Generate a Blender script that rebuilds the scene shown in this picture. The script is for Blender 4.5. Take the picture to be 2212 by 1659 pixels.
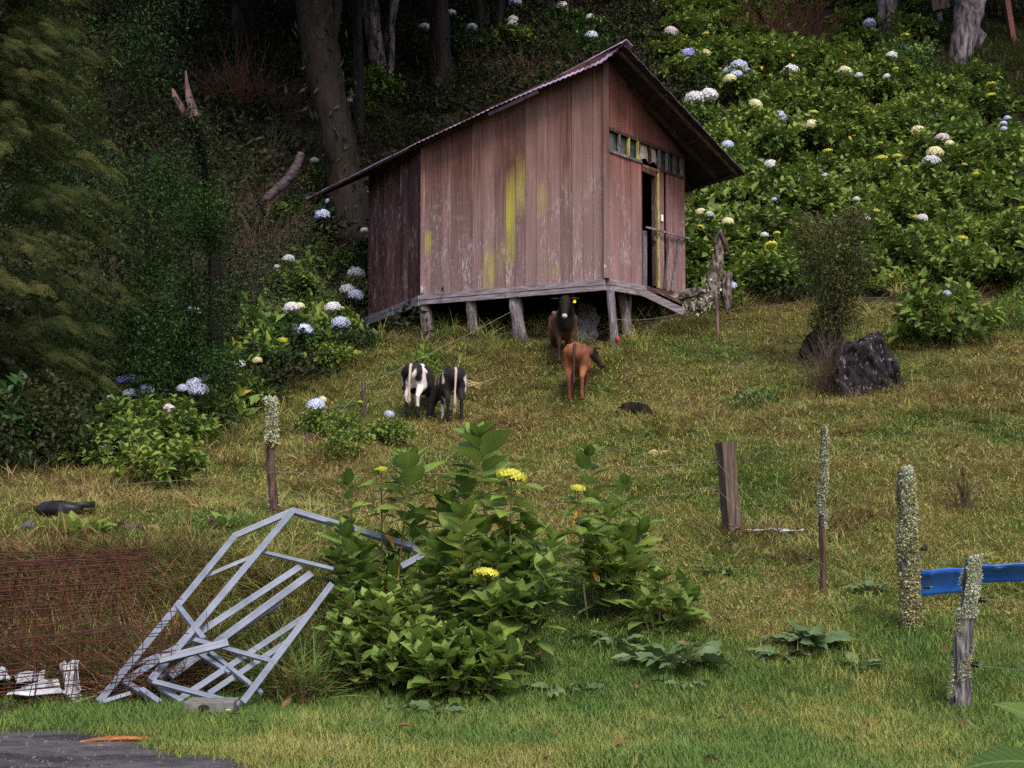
import bpy, math, random
import numpy as np
from mathutils import Vector, Matrix
random.seed(7); rng = np.random.default_rng(7)
scene = bpy.context.scene
for o in list(bpy.data.objects): bpy.data.objects.remove(o)
COL = scene.collection
# ------------------------------------------------------------------ camera, sky, sun, exposure
FPX = 3212.0                      # focal length in units of a 2212-wide frame
PITCH = math.atan(215.5/FPX)
cam_d = bpy.data.cameras.new('camera'); cam = bpy.data.objects.new('camera', cam_d); COL.objects.link(cam)
cam.location = (0, 0, 0); cam.rotation_euler = (math.pi/2+PITCH, 0, 0)
cam_d.sensor_width = 36; cam_d.lens = 36*FPX/2212; cam_d.clip_start = .1; cam_d.clip_end = 600
scene.camera = cam
world = bpy.data.worlds.new('World'); scene.world = world; world.use_nodes = True
wn = world.node_tree; bg = wn.nodes['Background']
sky = wn.nodes.new('ShaderNodeTexSky'); sky.sky_type = 'NISHITA'; sky.sun_disc = False
SUN_EL, SUN_AZ = math.radians(52), math.radians(160)     # azimuth measured clockwise from +Y
sky.sun_elevation = SUN_EL; sky.sun_rotation = SUN_AZ; sky.dust_density = 4.0; sky.air_density = 1.0; sky.ozone_density = 1.0
wn.links.new(sky.outputs[0], bg.inputs[0]); bg.inputs[1].default_value = .13
sl = bpy.data.lights.new('sun', 'SUN'); sun = bpy.data.objects.new('sun', sl); COL.objects.link(sun)
sl.energy = 1.5; sl.angle = math.radians(14); sl.color = (1, .95, .87)
sdir = Vector((math.sin(SUN_AZ)*math.cos(SUN_EL), math.cos(SUN_AZ)*math.cos(SUN_EL), math.sin(SUN_EL)))
sun.rotation_euler = (-sdir).to_track_quat('-Z', 'Y').to_euler()
scene.view_settings.view_transform = 'Standard'; scene.view_settings.look = 'None'
scene.view_settings.exposure = .98; scene.view_settings.gamma = 1; scene.view_settings.use_curve_mapping = False
scene.cycles.use_denoising = False; scene.cycles.max_bounces = 6; scene.cycles.transparent_max_bounces = 8
scene.cycles.diffuse_bounces = 3; scene.cycles.denoising_prefilter = 'ACCURATE'

# ------------------------------------------------------------------ layout helpers
CF = np.array([0, math.cos(PITCH), math.sin(PITCH)]); CU = np.array([0, -math.sin(PITCH), math.cos(PITCH)])
def ray(px, py):
    v = CF+np.array([1., 0, 0])*(px-1106)/FPX+CU*(829.5-py)/FPX
    return v/v[1]
def P(px, py, D): return ray(px, py)*D
def proj(q):
    q = np.asarray(q); w = q@CF
    return 1106+FPX*q[..., 0]/w, 829.5-FPX*(q@CU)/w
def at_z(px, py, z): v = ray(px, py); return v*(z/v[2])
def z_for(c, py):
    t = (829.5-py)/FPX                       # (q.U)/(q.F)=t
    s, k = math.sin(PITCH), math.cos(PITCH)
    return c[1]*(s+t*k)/(k-t*s)

def hash2(i, j, seed):
    h = np.sin(i*127.1+j*311.7+seed*74.7)*43758.5453
    return h-np.floor(h)
def vnoise(x, y, seed=0):
    i, j = np.floor(x), np.floor(y); u, v = x-i, y-j
    u = u*u*(3-2*u); v = v*v*(3-2*v)
    a, b, c, d = hash2(i, j, seed), hash2(i+1, j, seed), hash2(i, j+1, seed), hash2(i+1, j+1, seed)
    return (a*(1-u)+b*u)*(1-v)+(c*(1-u)+d*u)*v-.5

CTRL = [  # photo x, photo y, distance of ground points
 (60,1659,8.4),(700,1659,8.4),(1500,1659,8.4),(2200,1659,8.4),(2065,1535,10.5),(1000,1515,10.7),(1500,1500,10.7),(100,1545,9.9),(480,1530,10.2),
 (1960,1370,12),(1775,1290,13.5),(1585,1160,16),(592,1115,16),(1100,1010,20),(1500,980,20),(1900,960,20),(2212,1000,19),(2212,1290,13),(1450,1330,12.6),
 (940,912,25),(1245,870,26),(1215,790,27.5),(1330,748,28),(1125,736,29.1),(1024,731,29.6),(925,739,30.2),(863,738,32),(800,738,34),
 (1870,850,24.5),(1480,700,29.5),(1700,655,30.5),(2000,660,29.5),(2212,660,29),(2212,830,24),(1600,830,25),
 (1600,400,37.5),(1800,400,38),(2100,400,36.5),(2212,250,42),(2100,130,46),(1900,100,48),(1600,150,46),(1400,20,52),(2200,110,46),
 (700,20,50),(400,20,47),(1000,20,52),(600,600,36),(700,430,40),(450,450,38),(750,620,35.5),(450,900,26.5),(700,780,30),(560,860,27.5),
 (300,1000,22),(150,1010,21),(0,1050,19),(0,900,25),(200,700,30),(0,500,36),(650,960,22),(420,1000,21.5),
 (0,1180,13.6),(300,1180,13.6),(650,1200,13.4),(0,1400,12.3),(300,1400,12.3),(600,1400,12.3),(750,1480,11.4),(300,1180+40,13.2)]
XYZ = [list(P(*c)) for c in CTRL]
XYZ += [[x, 0, -1.6] for x in (-15, 0, 15)]+[[x, 5, -1.6] for x in (-10, 0, 10)]+[[x, -20, -1.7] for x in (-30, 0, 30)]
XYZ += [[-15, 9, -1.6], [13, 9, -1.5], [-18, 22, .2], [17, 22, .6], [22, 40, 9], [-25, 40, 8.5], [-1, 33.5, 3.55], [1.5, 34, 3.9], [0, 37.5, 5.4], [-3, 37.5, 5.0]]
XYZ += [[x, 75, 29] for x in (-40, -15, 0, 15, 40)]+[[x, 110, 45] for x in (-80, 0, 80)]+[[60, 40, 9], [-60, 40, 8], [60, 0, -1], [-60, 0, -1.6]]
XYZ = np.array(XYZ)
def _tps(r2): return np.where(r2 > 1e-9, r2*np.log(np.maximum(r2, 1e-9)), 0)
_n = len(XYZ); _d2 = ((XYZ[:, None, :2]-XYZ[None, :, :2])**2).sum(-1)
_A = np.zeros((_n+3, _n+3)); _A[:_n, :_n] = _tps(_d2)+np.eye(_n)*1.2
_A[:_n, _n] = 1; _A[:_n, _n+1:] = XYZ[:, :2]; _A[_n, :_n] = 1; _A[_n+1:, :_n] = XYZ[:, :2].T
_w = np.linalg.solve(_A, np.concatenate([XYZ[:, 2], np.zeros(3)]))
def H(x, y, bumps=True):
    x = np.atleast_1d(np.asarray(x, float)); y = np.atleast_1d(np.asarray(y, float))
    out = np.empty(x.shape); xf, yf, of = x.ravel(), y.ravel(), out.ravel()
    for k in range(0, len(xf), 20000):
        a, b = xf[k:k+20000], yf[k:k+20000]
        r2 = (a[:, None]-XYZ[:, 0])**2+(b[:, None]-XYZ[:, 1])**2
        of[k:k+20000] = _tps(r2)@_w[:_n]+_w[_n]+a*_w[_n+1]+b*_w[_n+2]
    out = of.reshape(x.shape)
    if bumps:
        far = np.clip((y-12)/10, .15, 1)
        out = out+far*(.26*vnoise(x/1.7, y/1.7, 1)+.16*vnoise(x/.75, y/.75, 2)+.06*vnoise(x/.33, y/.33, 3))+.03*vnoise(x/.5, y/.5, 4)
        wild = np.clip((y-31)/5, 0, 1)
        out = out+wild*.7*vnoise(x/2.6, y/2.6, 5)
    return out
def h1(x, y): return float(H(x, y)[0])
def ground(px, py, lift=0, dmin=6, dmax=75):
    v = ray(px, py); t = np.arange(dmin, dmax, .05)
    g = v[2]*t-(H(v[0]*t, t)+lift)
    k = np.argmax(g < 0) if (g < 0).any() else len(t)-1
    return v*t[k]

def ground_back(px, py, lift):
    "the point on the ray that lies lift above the ground, nearest to where the ray lands"
    v = ray(px, py); t0 = ground(px, py)[1]; t = t0-np.arange(0, 3.6, .05); g = v[2]*t-H(v[0]*t, t)
    k = np.argmax(g >= lift) if (g >= lift).any() else int(np.argmax(g)); return v*t[k]

# ------------------------------------------------------------------ mesh helpers
class MB:
    def __init__(s): s.V = []; s.F3 = []; s.F4 = []; s.T = []; s.n = 0
    def add(s, V, F, tint=.5):
        V = np.asarray(V, float).reshape(-1, 3)
        f3 = [f for f in F if len(f) == 3]; f4 = [f for f in F if len(f) == 4]
        for f in F:
            if len(f) > 4:
                for i in range(1, len(f)-1): f3.append((f[0], f[i], f[i+1]))
        if f3: s.F3.append(np.array(f3, int)+s.n)
        if f4: s.F4.append(np.array(f4, int)+s.n)
        s.V.append(V); s.T.append(np.full(len(V), tint) if np.isscalar(tint) else np.asarray(tint, float)); s.n += len(V); return s
    def inst(s, tm, R, O, tint):
        "many copies of the template tm=(V,F3,F4) with matrices R (n,3,3) and offsets O (n,3)"
        V, F3, F4 = tm; n = len(O)
        VV = np.einsum('nij,vj->nvi', R, V)+O[:, None, :]
        off = (np.arange(n)*len(V))[:, None, None]+s.n
        if len(F3): s.F3.append((F3[None]+off).reshape(-1, 3))
        if len(F4): s.F4.append((F4[None]+off).reshape(-1, 4))
        s.V.append(VV.reshape(-1, 3)); s.T.append(np.repeat(tint, len(V))); s.n += n*len(V); return s
    def tm(s):
        return (np.concatenate(s.V), np.concatenate(s.F3) if s.F3 else np.zeros((0, 3), int), np.concatenate(s.F4) if s.F4 else np.zeros((0, 4), int))
    def mesh(s, name, smooth=False, origin=None):
        V, F3, F4 = s.tm()
        if origin is not None: V = V-np.asarray(origin)
        me = bpy.data.meshes.new(name)
        me.vertices.add(len(V)); me.vertices.foreach_set('co', V.ravel())
        loops = np.concatenate([F3.ravel(), F4.ravel()]).astype(np.int32)
        me.loops.add(len(loops)); me.loops.foreach_set('vertex_index', loops)
        st = np.concatenate([np.arange(len(F3))*3, len(F3)*3+np.arange(len(F4))*4]).astype(np.int32)
        me.polygons.add(len(st)); me.polygons.foreach_set('loop_start', st)
        me.polygons.foreach_set('use_smooth', np.full(len(st), bool(smooth)))
        me.update(calc_edges=True)
        a = me.attributes.new('tint', 'FLOAT', 'POINT'); a.data.foreach_set('value', np.concatenate(s.T))
        return me
    # shapes
    def box(s, c, ax, ay, az, tint=.5):
        c, ax, ay, az = map(np.asarray, (c, ax, ay, az))
        V = [c+i*ax+j*ay+k*az for i in (-1, 1) for j in (-1, 1) for k in (-1, 1)]
        return s.add(V, [(0, 1, 3, 2), (4, 6, 7, 5), (0, 4, 5, 1), (2, 3, 7, 6), (0, 2, 6, 4), (1, 5, 7, 3)], tint)
    def hexa(s, V8, tint=.5):  # 4 front (ccw) then 4 back
        return s.add(V8, [(0, 1, 2, 3), (7, 6, 5, 4), (0, 4, 5, 1), (1, 5, 6, 2), (2, 6, 7, 3), (3, 7, 4, 0)], tint)
    def tube(s, pts, rad, n=6, cap=True, tint=.5, jit=0, squash=1.):
        pts = np.asarray(pts, float); m = len(pts); rad = np.full(m, rad) if np.isscalar(rad) else np.asarray(rad, float)
        d = np.gradient(pts, axis=0); d /= np.linalg.norm(d, axis=1)[:, None]+1e-9
        up = np.array([0, 0, 1.]) if abs(d[0][2]) < .9 else np.array([0, 1., 0])
        V = []
        for i in range(m):
            a = np.cross(d[i], up); a /= np.linalg.norm(a)+1e-9; b = np.cross(a, d[i]); up = b
            th = np.arange(n)*2*math.pi/n
            rr = rad[i]*(1+jit*(rng.random(n)-.5)*2)
            V.append(pts[i]+np.outer(np.cos(th)*rr, a)+np.outer(np.sin(th)*rr*squash, b))
        F = [(i*n+j, i*n+(j+1) % n, (i+1)*n+(j+1) % n, (i+1)*n+j) for i in range(m-1) for j in range(n)]
        if cap: F += [tuple(range(n-1, -1, -1)), tuple((m-1)*n+j for j in range(n))]
        return s.add(np.concatenate(V), F, tint)
    def beam(s, a, b, w, t, up=(0, 0, 1), tint=.5):
        a, b = np.asarray(a, float), np.asarray(b, float); d = b-a; L = np.linalg.norm(d); d /= L
        x = np.cross(d, up); x /= np.linalg.norm(x)+1e-9; z = np.cross(x, d)
        return s.box((a+b)/2, d*L/2, x*w/2, z*t/2, tint)
    def ellipsoid(s, c, r, n=12, m=8, R=None, tint=.5, jit=0):
        V = [];
        for i in range(m+1):
            ph = math.pi*i/m
            for j in range(n):
                th = 2*math.pi*j/n; q = 1+jit*(rng.random()-.5)*2
                V.append([math.sin(ph)*math.cos(th)*r[0]*q, math.sin(ph)*math.sin(th)*r[1]*q, math.cos(ph)*r[2]*q])
        V = np.array(V)
        if R is not None: V = V@np.asarray(R).T
        F = [(i*n+j, (i+1)*n+j, (i+1)*n+(j+1) % n, i*n+(j+1) % n) for i in range(m) for j in range(n)]
        return s.add(V+np.asarray(c), F, tint)

def empty(name, loc, rz=0, **kw):
    o = bpy.data.objects.new(name, None); COL.objects.link(o); o.location = loc; o.rotation_euler = (0, 0, rz); o.empty_display_size = .1
    return props(o, **kw)
def props(o, label=None, cat=None, group=None, kind=None):
    if label: o['label'] = label
    if cat: o['category'] = cat
    if group: o['group'] = group
    if kind: o['kind'] = kind
    return o
def org(o):
    v = np.zeros(3)
    while o is not None: v = v+np.array(o.location); o = o.parent
    return v
def link(name, mb, mat, parent=None, smooth=False, loc=None, mods=None, **kw):
    "world coordinates in, an object whose origin is loc (or its parent's origin)"
    origin = org(parent) if parent is not None else (np.zeros(3) if loc is None else np.asarray(loc, float))
    me = mb.mesh(name, smooth, origin); me.materials.append(mat)
    o = bpy.data.objects.new(name, me); COL.objects.link(o)
    if parent is not None: o.parent = parent
    else: o.location = origin
    return props(o, **kw)
def share(name, me, parent=None, M=None, **kw):
    o = bpy.data.objects.new(name, me); COL.objects.link(o)
    if parent is not None: o.parent = parent
    if M is not None: o.matrix_local = M
    return props(o, **kw)
def rotz(a): c, s = math.cos(a), math.sin(a); return np.array([[c, -s, 0], [s, c, 0], [0, 0, 1.]])
def frames(d, roll):
    "rotation matrices whose y axis is d (n,3) and whose z axis is as high as it can be, rolled"
    d = d/np.linalg.norm(d, axis=1)[:, None]; up = np.tile([0., 0, 1.], (len(d), 1)); up[np.abs(d[:, 2]) > .97] = [0, 1., 0]
    x = np.cross(d, up); x /= np.linalg.norm(x, axis=1)[:, None]; z = np.cross(x, d)
    c, s = np.cos(roll)[:, None], np.sin(roll)[:, None]
    x2, z2 = x*c+z*s, z*c-x*s
    return np.stack([x2, d, z2], axis=2)
def runit(n):
    v = rng.normal(size=(n, 3)); return v/np.linalg.norm(v, axis=1)[:, None]

# ------------------------------------------------------------------ materials
class NT:
    def __init__(s, name):
        s.m = bpy.data.materials.new(name); s.m.use_nodes = True; s.t = s.m.node_tree; s.b = s.t.nodes['Principled BSDF']; s.out = s.t.nodes['Material Output']
    def n(s, ty, **kw):
        x = s.t.nodes.new('ShaderNode'+ty)
        for k, v in kw.items(): setattr(x, k, v)
        return x
    def l(s, a, b): s.t.links.new(a, b)
    def put(s, sock, v):
        if hasattr(v, 'is_output') or isinstance(v, bpy.types.NodeSocket): s.l(v, sock)
        else: sock.default_value = v
    def pos(s, scale=(1, 1, 1), obj=False, off=None):
        src = s.n('TexCoord').outputs['Object'] if obj else s.n('NewGeometry').outputs['Position']
        mp = s.n('Mapping'); s.l(src, mp.inputs[0]); mp.inputs['Scale'].default_value = scale
        if off is not None: s.put(mp.inputs['Location'], off)
        return mp.outputs[0]
    def noise(s, vec, scale=1, detail=4, rough=.55, dist=0):
        x = s.n('TexNoise'); s.l(vec, x.inputs['Vector']); x.inputs['Scale'].default_value = scale; x.inputs['Detail'].default_value = detail
        x.inputs['Roughness'].default_value = rough; x.inputs['Distortion'].default_value = dist; return x.outputs[0]
    def ramp(s, fac, stops):
        x = s.n('ValToRGB'); s.put(x.inputs[0], fac); cr = x.color_ramp
        while len(cr.elements) < len(stops): cr.elements.new(.5)
        for e, (p, c) in zip(cr.elements, stops):
            e.position = p; e.color = (*c, 1) if not np.isscalar(c) else (c, c, c, 1)
        return x.outputs[0]
    def mix(s, fac, a, b, mode='MIX'):
        x = s.n('Mix'); x.data_type = 'RGBA'; x.blend_type = mode; s.put(x.inputs[0], fac)
        for k, v in ((6, a), (7, b)):
            s.put(x.inputs[k], (*v, 1) if isinstance(v, tuple) and len(v) == 3 else v)
        return x.outputs[2]
    def math(s, op, a, b=0., clamp=False):
        x = s.n('Math'); x.operation = op; x.use_clamp = clamp; s.put(x.inputs[0], a); s.put(x.inputs[1], b); return x.outputs[0]
    def attr(s, name, ty='GEOMETRY'):
        x = s.n('Attribute'); x.attribute_name = name; x.attribute_type = ty; return x.outputs['Fac']
    def bump(s, h, strength=.4, dist=.02):
        x = s.n('Bump'); s.l(h, x.inputs['Height']); x.inputs['Strength'].default_value = strength; x.inputs['Distance'].default_value = dist
        s.l(x.outputs[0], s.b.inputs['Normal'])
    def col(s, c): s.put(s.b.inputs['Base Color'], (*c, 1) if isinstance(c, tuple) else c)
    def rough(s, r, spec=.5): s.put(s.b.inputs['Roughness'], r); s.b.inputs['Specular IOR Level'].default_value = spec

def leaf_mat(name, stops, rough=.45, transl=.25, spec=.5, scale=6, veins=False):
    t = NT(name)
    oi = t.n('ObjectInfo').outputs['Random']
    f = t.math('ADD', t.math('MULTIPLY', t.attr('tint'), .75), t.math('MULTIPLY', oi, .25))
    nz = t.noise(t.pos(), scale, 2)
    f = t.math('ADD', f, t.math('MULTIPLY', t.math('SUBTRACT', nz, .5), .5), True)
    c = t.ramp(f, stops)
    if veins:   # midrib and slanting side veins in the leaf's own coordinates, small blemishes
        s = t.n('SeparateXYZ'); t.l(t.n('TexCoord').outputs['Object'], s.inputs[0]); ax_ = t.math('ABSOLUTE', s.outputs[0])
        w = t.math('SINE', t.math('MULTIPLY', t.math('SUBTRACT', s.outputs[1], t.math('MULTIPLY', ax_, .9)), 52.)); vm = t.ramp(w, [(.72, 0.), (1., 1.)])
        mid_ = t.ramp(ax_, [(0., 1.), (.035, 0.)]); vv = t.math('MAXIMUM', t.math('MULTIPLY', vm, .45), mid_); c = t.mix(t.math('MULTIPLY', vv, .5), c, (.24, .30, .09))
        bl = t.noise(t.pos((1, 1, 1)), 28, 3, .7); c = t.mix(t.math('MULTIPLY', t.ramp(bl, [(.66, 0.), (.7, 1.)]), .6), c, (.10, .06, .02)); t.bump(t.math('SUBTRACT', 1., vv), .5, .004)
    t.col(c); t.rough(rough, spec)
    tr = t.n('BsdfTranslucent'); t.l(c, tr.inputs[0]); mx = t.n('MixShader'); mx.inputs[0].default_value = transl
    t.l(t.b.outputs[0], mx.inputs[1]); t.l(tr.outputs[0], mx.inputs[2]); t.l(mx.outputs[0], t.out.inputs[0])
    return t.m
def simple_mat(name, c1, c2, scale=8, rough=.7, spec=.15, bump=.3, bd=.01, stretch=(1, 1, 1), metallic=0, detail=5, lo=.35, hi=.65):
    t = NT(name); v = t.pos(stretch); nz = t.noise(v, scale, detail)
    t.col(t.ramp(nz, [(lo, c1), (hi, c2)])); t.rough(rough, spec); t.b.inputs['Metallic'].default_value = metallic
    if bump: t.bump(nz, bump, bd)
    return t.m

def wood_mat(name, base, light, dark, flakes=.5, flake_col=(.42, .36, .36), moss=True, scale=1., low_grey=True):
    t = NT(name); rnd = t.n('ObjectInfo').outputs['Random']
    off = t.n('CombineXYZ'); t.l(t.math('MULTIPLY', rnd, 37), off.inputs[0]); t.l(t.math('MULTIPLY', rnd, 11), off.inputs[2])
    v = t.pos((14*scale, 14*scale, .55*scale), off=off.outputs[0]); g = t.noise(v, 1.6, 6, .62)
    v2 = t.pos((3, 3, .5), off=off.outputs[0]); big = t.noise(v2, 1, 3)
    c = t.ramp(g, [(.33, dark), (.5, base), (.66, light)])
    c = t.mix(t.math('MULTIPLY', t.ramp(big, [(.35, 0.), (.7, 1.)]), .55), c, dark)
    c = t.mix(t.math('MULTIPLY', t.math('SUBTRACT', rnd, .55), 1.1, True), c, light)
    c = t.mix(t.math('MULTIPLY', t.math('SUBTRACT', .42, rnd), 1.5, True), c, dark)
    # saw marks across the board, worn paint flakes in vertical runs
    saw = t.noise(t.pos((2.5, 2.5, 55), off=off.outputs[0]), 1, 2)
    c = t.mix(t.math('MULTIPLY', t.ramp(saw, [(.5, 0.), (.75, 1.)]), .22), c, light)
    zc = t.n('SeparateXYZ'); t.l(t.n('NewGeometry').outputs['Position'], zc.inputs[0])
    low = t.ramp(t.math('DIVIDE', t.math('SUBTRACT', zc.outputs[2], 3.9), 3.2), [(0., 1.), (.45, .7), (.75, .05)])
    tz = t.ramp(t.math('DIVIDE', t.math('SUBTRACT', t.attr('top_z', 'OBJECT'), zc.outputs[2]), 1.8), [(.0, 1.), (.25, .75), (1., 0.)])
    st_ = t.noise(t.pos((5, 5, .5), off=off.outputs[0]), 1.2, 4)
    c = t.mix(t.math('MULTIPLY', t.math('MULTIPLY', tz, t.ramp(st_, [(.3, .25), (.6, 1.)])), .75), c, dark)  # weather stain plus painted-in roof shade, darkest at the board tops
    if low_grey: c = t.mix(t.math('MULTIPLY', low, .32), c, (.27, .225, .245))
    fl = t.noise(t.pos((30, 30, 4.5), off=off.outputs[0]), 1.5, 5, .7); fl2 = t.noise(t.pos((2.2, 2.2, 1.1), off=off.outputs[0]), 1, 2)
    fm = t.ramp(t.math('ADD', t.math('MULTIPLY', fl, .75), t.math('MULTIPLY', fl2, .35)), [(.60, 0.), (.66, 1.)])
    c = t.mix(t.math('MULTIPLY', t.math('MULTIPLY', fm, flakes), low if low_grey else 1.), c, flake_col)
    if moss:
        mz = t.noise(t.pos((11, 11, 1.1), off=off.outputs[0]), 1.1, 5, .65); m = t.attr('moss', 'OBJECT')
        zz = t.math('ABSOLUTE', t.math('DIVIDE', t.math('SUBTRACT', zc.outputs[2], t.attr('moss_z', 'OBJECT')), t.math('ADD', t.attr('moss_h', 'OBJECT'), .01)))
        win = t.math('SUBTRACT', 1., t.math('POWER', zz, 2.), True)
        mm = t.ramp(t.math('MULTIPLY', t.math('MULTIPLY', m, win), t.math('ADD', t.math('MULTIPLY', mz, 1.7), -.18)), [(.12, 0.), (.95, 1.)])
        c = t.mix(t.math('MULTIPLY', mm, .9), c, (.40, .37, .04))
    t.col(c); t.rough(.8, .15); t.bump(t.math('ADD', g, t.math('MULTIPLY', fm, .4)), .35, .003); return t.m

M = {}
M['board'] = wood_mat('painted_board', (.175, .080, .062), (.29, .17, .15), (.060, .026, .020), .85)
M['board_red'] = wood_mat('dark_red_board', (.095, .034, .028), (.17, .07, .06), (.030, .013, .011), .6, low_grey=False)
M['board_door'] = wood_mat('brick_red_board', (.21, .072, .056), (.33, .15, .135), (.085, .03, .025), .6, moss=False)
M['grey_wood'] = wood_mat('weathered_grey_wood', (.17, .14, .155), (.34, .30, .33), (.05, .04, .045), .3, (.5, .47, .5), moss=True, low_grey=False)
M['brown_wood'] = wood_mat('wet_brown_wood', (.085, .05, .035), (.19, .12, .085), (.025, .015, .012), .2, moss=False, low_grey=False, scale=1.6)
M['yellow_wood'] = simple_mat('mossy_yellow_wood', (.16, .13, .08), (.42, .38, .08), 6, stretch=(4, 4, .8))
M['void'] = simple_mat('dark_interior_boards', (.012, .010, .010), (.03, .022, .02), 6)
M['glass'] = simple_mat('dusty_glass', (.02, .028, .028), (.06, .07, .06), 9, rough=.15, spec=.6, bump=0)
M['cloth'] = simple_mat('dirty_curtain_cloth', (.17, .13, .12), (.36, .30, .27), 18, stretch=(2, 2, .6), rough=.9)
M['white_paint'] = simple_mat('white_plastic', (.55, .54, .52), (.75, .74, .72), 12, rough=.5, bump=0)
t = NT('corrugated_zinc'); nz = t.noise(t.pos((1, 1, 1)), 3, 5); rust = t.noise(t.pos((2, 2, 2)), 1.2, 4)
c = t.ramp(nz, [(.35, (.30, .20, .33)), (.65, (.48, .36, .50))]); c = t.mix(t.ramp(rust, [(.45, 0.), (.6, 1.)]), c, (.20, .08, .12)); t.col(c); t.rough(.5, .5); t.b.inputs['Metallic'].default_value = .35; M['zinc'] = t.m
M['zinc_under'] = simple_mat('dark_roof_underside', (.014, .011, .013), (.04, .028, .03), 5)  # near-black colour for the underside of the roof sheets
M['grey_beam'] = simple_mat('weathered_grey_beam', (.085, .07, .08), (.30, .26, .29), 2.2, stretch=(1.6, 1.6, 16), bump=.5, bd=.004, lo=.3, hi=.68)
M['dark_beam'] = simple_mat('dark_roof_beam', (.03, .018, .014), (.085, .05, .04), 6, stretch=(1, 1, 1))
M['bark'] = simple_mat('dark_wet_bark', (.005, .004, .004), (.018, .012, .010), 2.2, rough=.7, bump=.9, bd=.06, stretch=(3, 3, .6))
M['bark_red'] = simple_mat('reddish_brown_bark', (.006, .005, .004), (.018, .009, .006), 2.6, rough=.75, bump=.9, bd=.08, stretch=(3, 3, .5), lo=.4, hi=.7)
M['bark_grey'] = simple_mat('pale_grey_bark', (.02, .017, .019), (.21, .175, .20), 2.6, rough=.8, bump=.8, bd=.05, stretch=(3, 3, .8), lo=.38, hi=.68)
M['bark_ring'] = simple_mat('banded_fallen_trunk_bark', (.015, .011, .013), (.095, .068, .082), 3, stretch=(2, 2, 5), bump=.5)
M['snag'] = simple_mat('pinkish_dead_wood', (.04, .024, .022), (.16, .10, .095), 3, stretch=(4, 4, .8), bump=.8)
M['post'] = simple_mat('dark_brown_post_wood', (.022, .013, .012), (.12, .07, .06), 3, stretch=(14, 14, 1.4), bump=.8, bd=.01)
M['sawn_post'] = simple_mat('sawn_post_wood', (.035, .024, .02), (.12, .085, .07), 3, stretch=(12, 12, .9), bump=.7, bd=.008)
M['old_post'] = simple_mat('weathered_grey_post_wood', (.03, .027, .03), (.21, .19, .20), 3, stretch=(13, 13, 1.3), bump=.9, bd=.012)
M['lichen'] = leaf_mat('pale_lichen', [(.1, (.17, .18, .11)), (.5, (.38, .41, .29)), (.9, (.58, .61, .47))], .9, .1, .1)
M['lichen_tan'] = leaf_mat('tan_hanging_lichen', [(.1, (.12, .10, .04)), (.5, (.27, .25, .12)), (.9, (.42, .41, .25))], .9, .1, .1)
M['hyd'] = leaf_mat('hydrangea_leaf', [(.05, (.045, .090, .018)), (.45, (.115, .190, .034)), (.8, (.21, .29, .052)), (.97, (.28, .31, .08))], .55, .35, .3, 1.5, True)
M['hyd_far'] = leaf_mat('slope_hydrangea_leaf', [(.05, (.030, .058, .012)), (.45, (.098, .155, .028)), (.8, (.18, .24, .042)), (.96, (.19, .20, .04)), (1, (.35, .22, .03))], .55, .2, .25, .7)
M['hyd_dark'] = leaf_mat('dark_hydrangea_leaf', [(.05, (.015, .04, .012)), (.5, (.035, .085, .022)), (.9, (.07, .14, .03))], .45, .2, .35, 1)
M['leaf_y'] = simple_mat('withered_orange_leaf', (.24, .11, .01), (.42, .26, .02), 20, bump=0)
M['stem'] = simple_mat('hydrangea_stem', (.07, .08, .03), (.16, .12, .06), 8, bump=0)
M['stem_red'] = simple_mat('bare_reddish_stem', (.12, .05, .02), (.25, .14, .06), 5, bump=.2)
M['dock'] = leaf_mat('broad_dock_leaf', [(.05, (.05, .085, .03)), (.5, (.085, .14, .05)), (.9, (.17, .20, .085))], .5, .2, .4, 2)
M['weed'] = leaf_mat('bright_weed_leaf', [(.05, (.04, .09, .012)), (.5, (.08, .16, .02)), (.9, (.15, .24, .03))], .5, .25, .3, 2)
def flower(name, a, b): return leaf_mat(name, [(.05, a), (.9, b)], .7, .25, .1, 25)
M['fw'] = flower('white_petals', (.42, .42, .44), (.80, .80, .80)); M['fb'] = flower('lilac_blue_petals', (.28, .31, .50), (.66, .70, .86))
M['fi'] = flower('deep_lilac_petals', (.18, .18, .45), (.42, .42, .75))
M['fc'] = flower('cream_petals', (.50, .46, .22), (.80, .78, .55)); M['fy'] = flower('yellow_green_buds', (.36, .34, .03), (.72, .70, .12))
M['fp'] = flower('pinkish_white_petals', (.42, .34, .36), (.75, .68, .70))
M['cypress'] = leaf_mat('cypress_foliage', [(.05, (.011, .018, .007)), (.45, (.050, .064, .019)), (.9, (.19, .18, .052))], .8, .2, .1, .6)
M['ivy'] = leaf_mat('dark_small_leaf_foliage', [(.1, (.009, .020, .007)), (.5, (.024, .050, .015)), (.9, (.050, .090, .026))], .8, .15, .05, .5)
M['canopy'] = leaf_mat('canopy_leaf', [(.1, (.012, .03, .01)), (.9, (.04, .075, .02))], .6, .15, .2, .5)
M['under'] = leaf_mat('undergrowth_leaf', [(.05, (.005, .009, .003)), (.45, (.014, .021, .007)), (.9, (.048, .052, .018))], .7, .15, .15, .35)
M['under_b'] = leaf_mat('dead_brown_litter', [(.05, (.008, .005, .004)), (.6, (.026, .016, .011)), (.95, (.075, .045, .032))], .8, .1, .1, .5)
M['fern'] = leaf_mat('fern_frond', [(.05, (.03, .055, .015)), (.9, (.09, .13, .04))], .6, .25, .2, 1)
M['olive'] = leaf_mat('grey_olive_twiggy_leaf', [(.05, (.025, .03, .018)), (.9, (.10, .105, .06))], .7, .15, .2, 1)
M['brownbush'] = leaf_mat('brownish_sapling_foliage', [(.05, (.025, .035, .012)), (.5, (.065, .072, .026)), (.9, (.16, .12, .05))], .75, .15, .15, 1)
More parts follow.
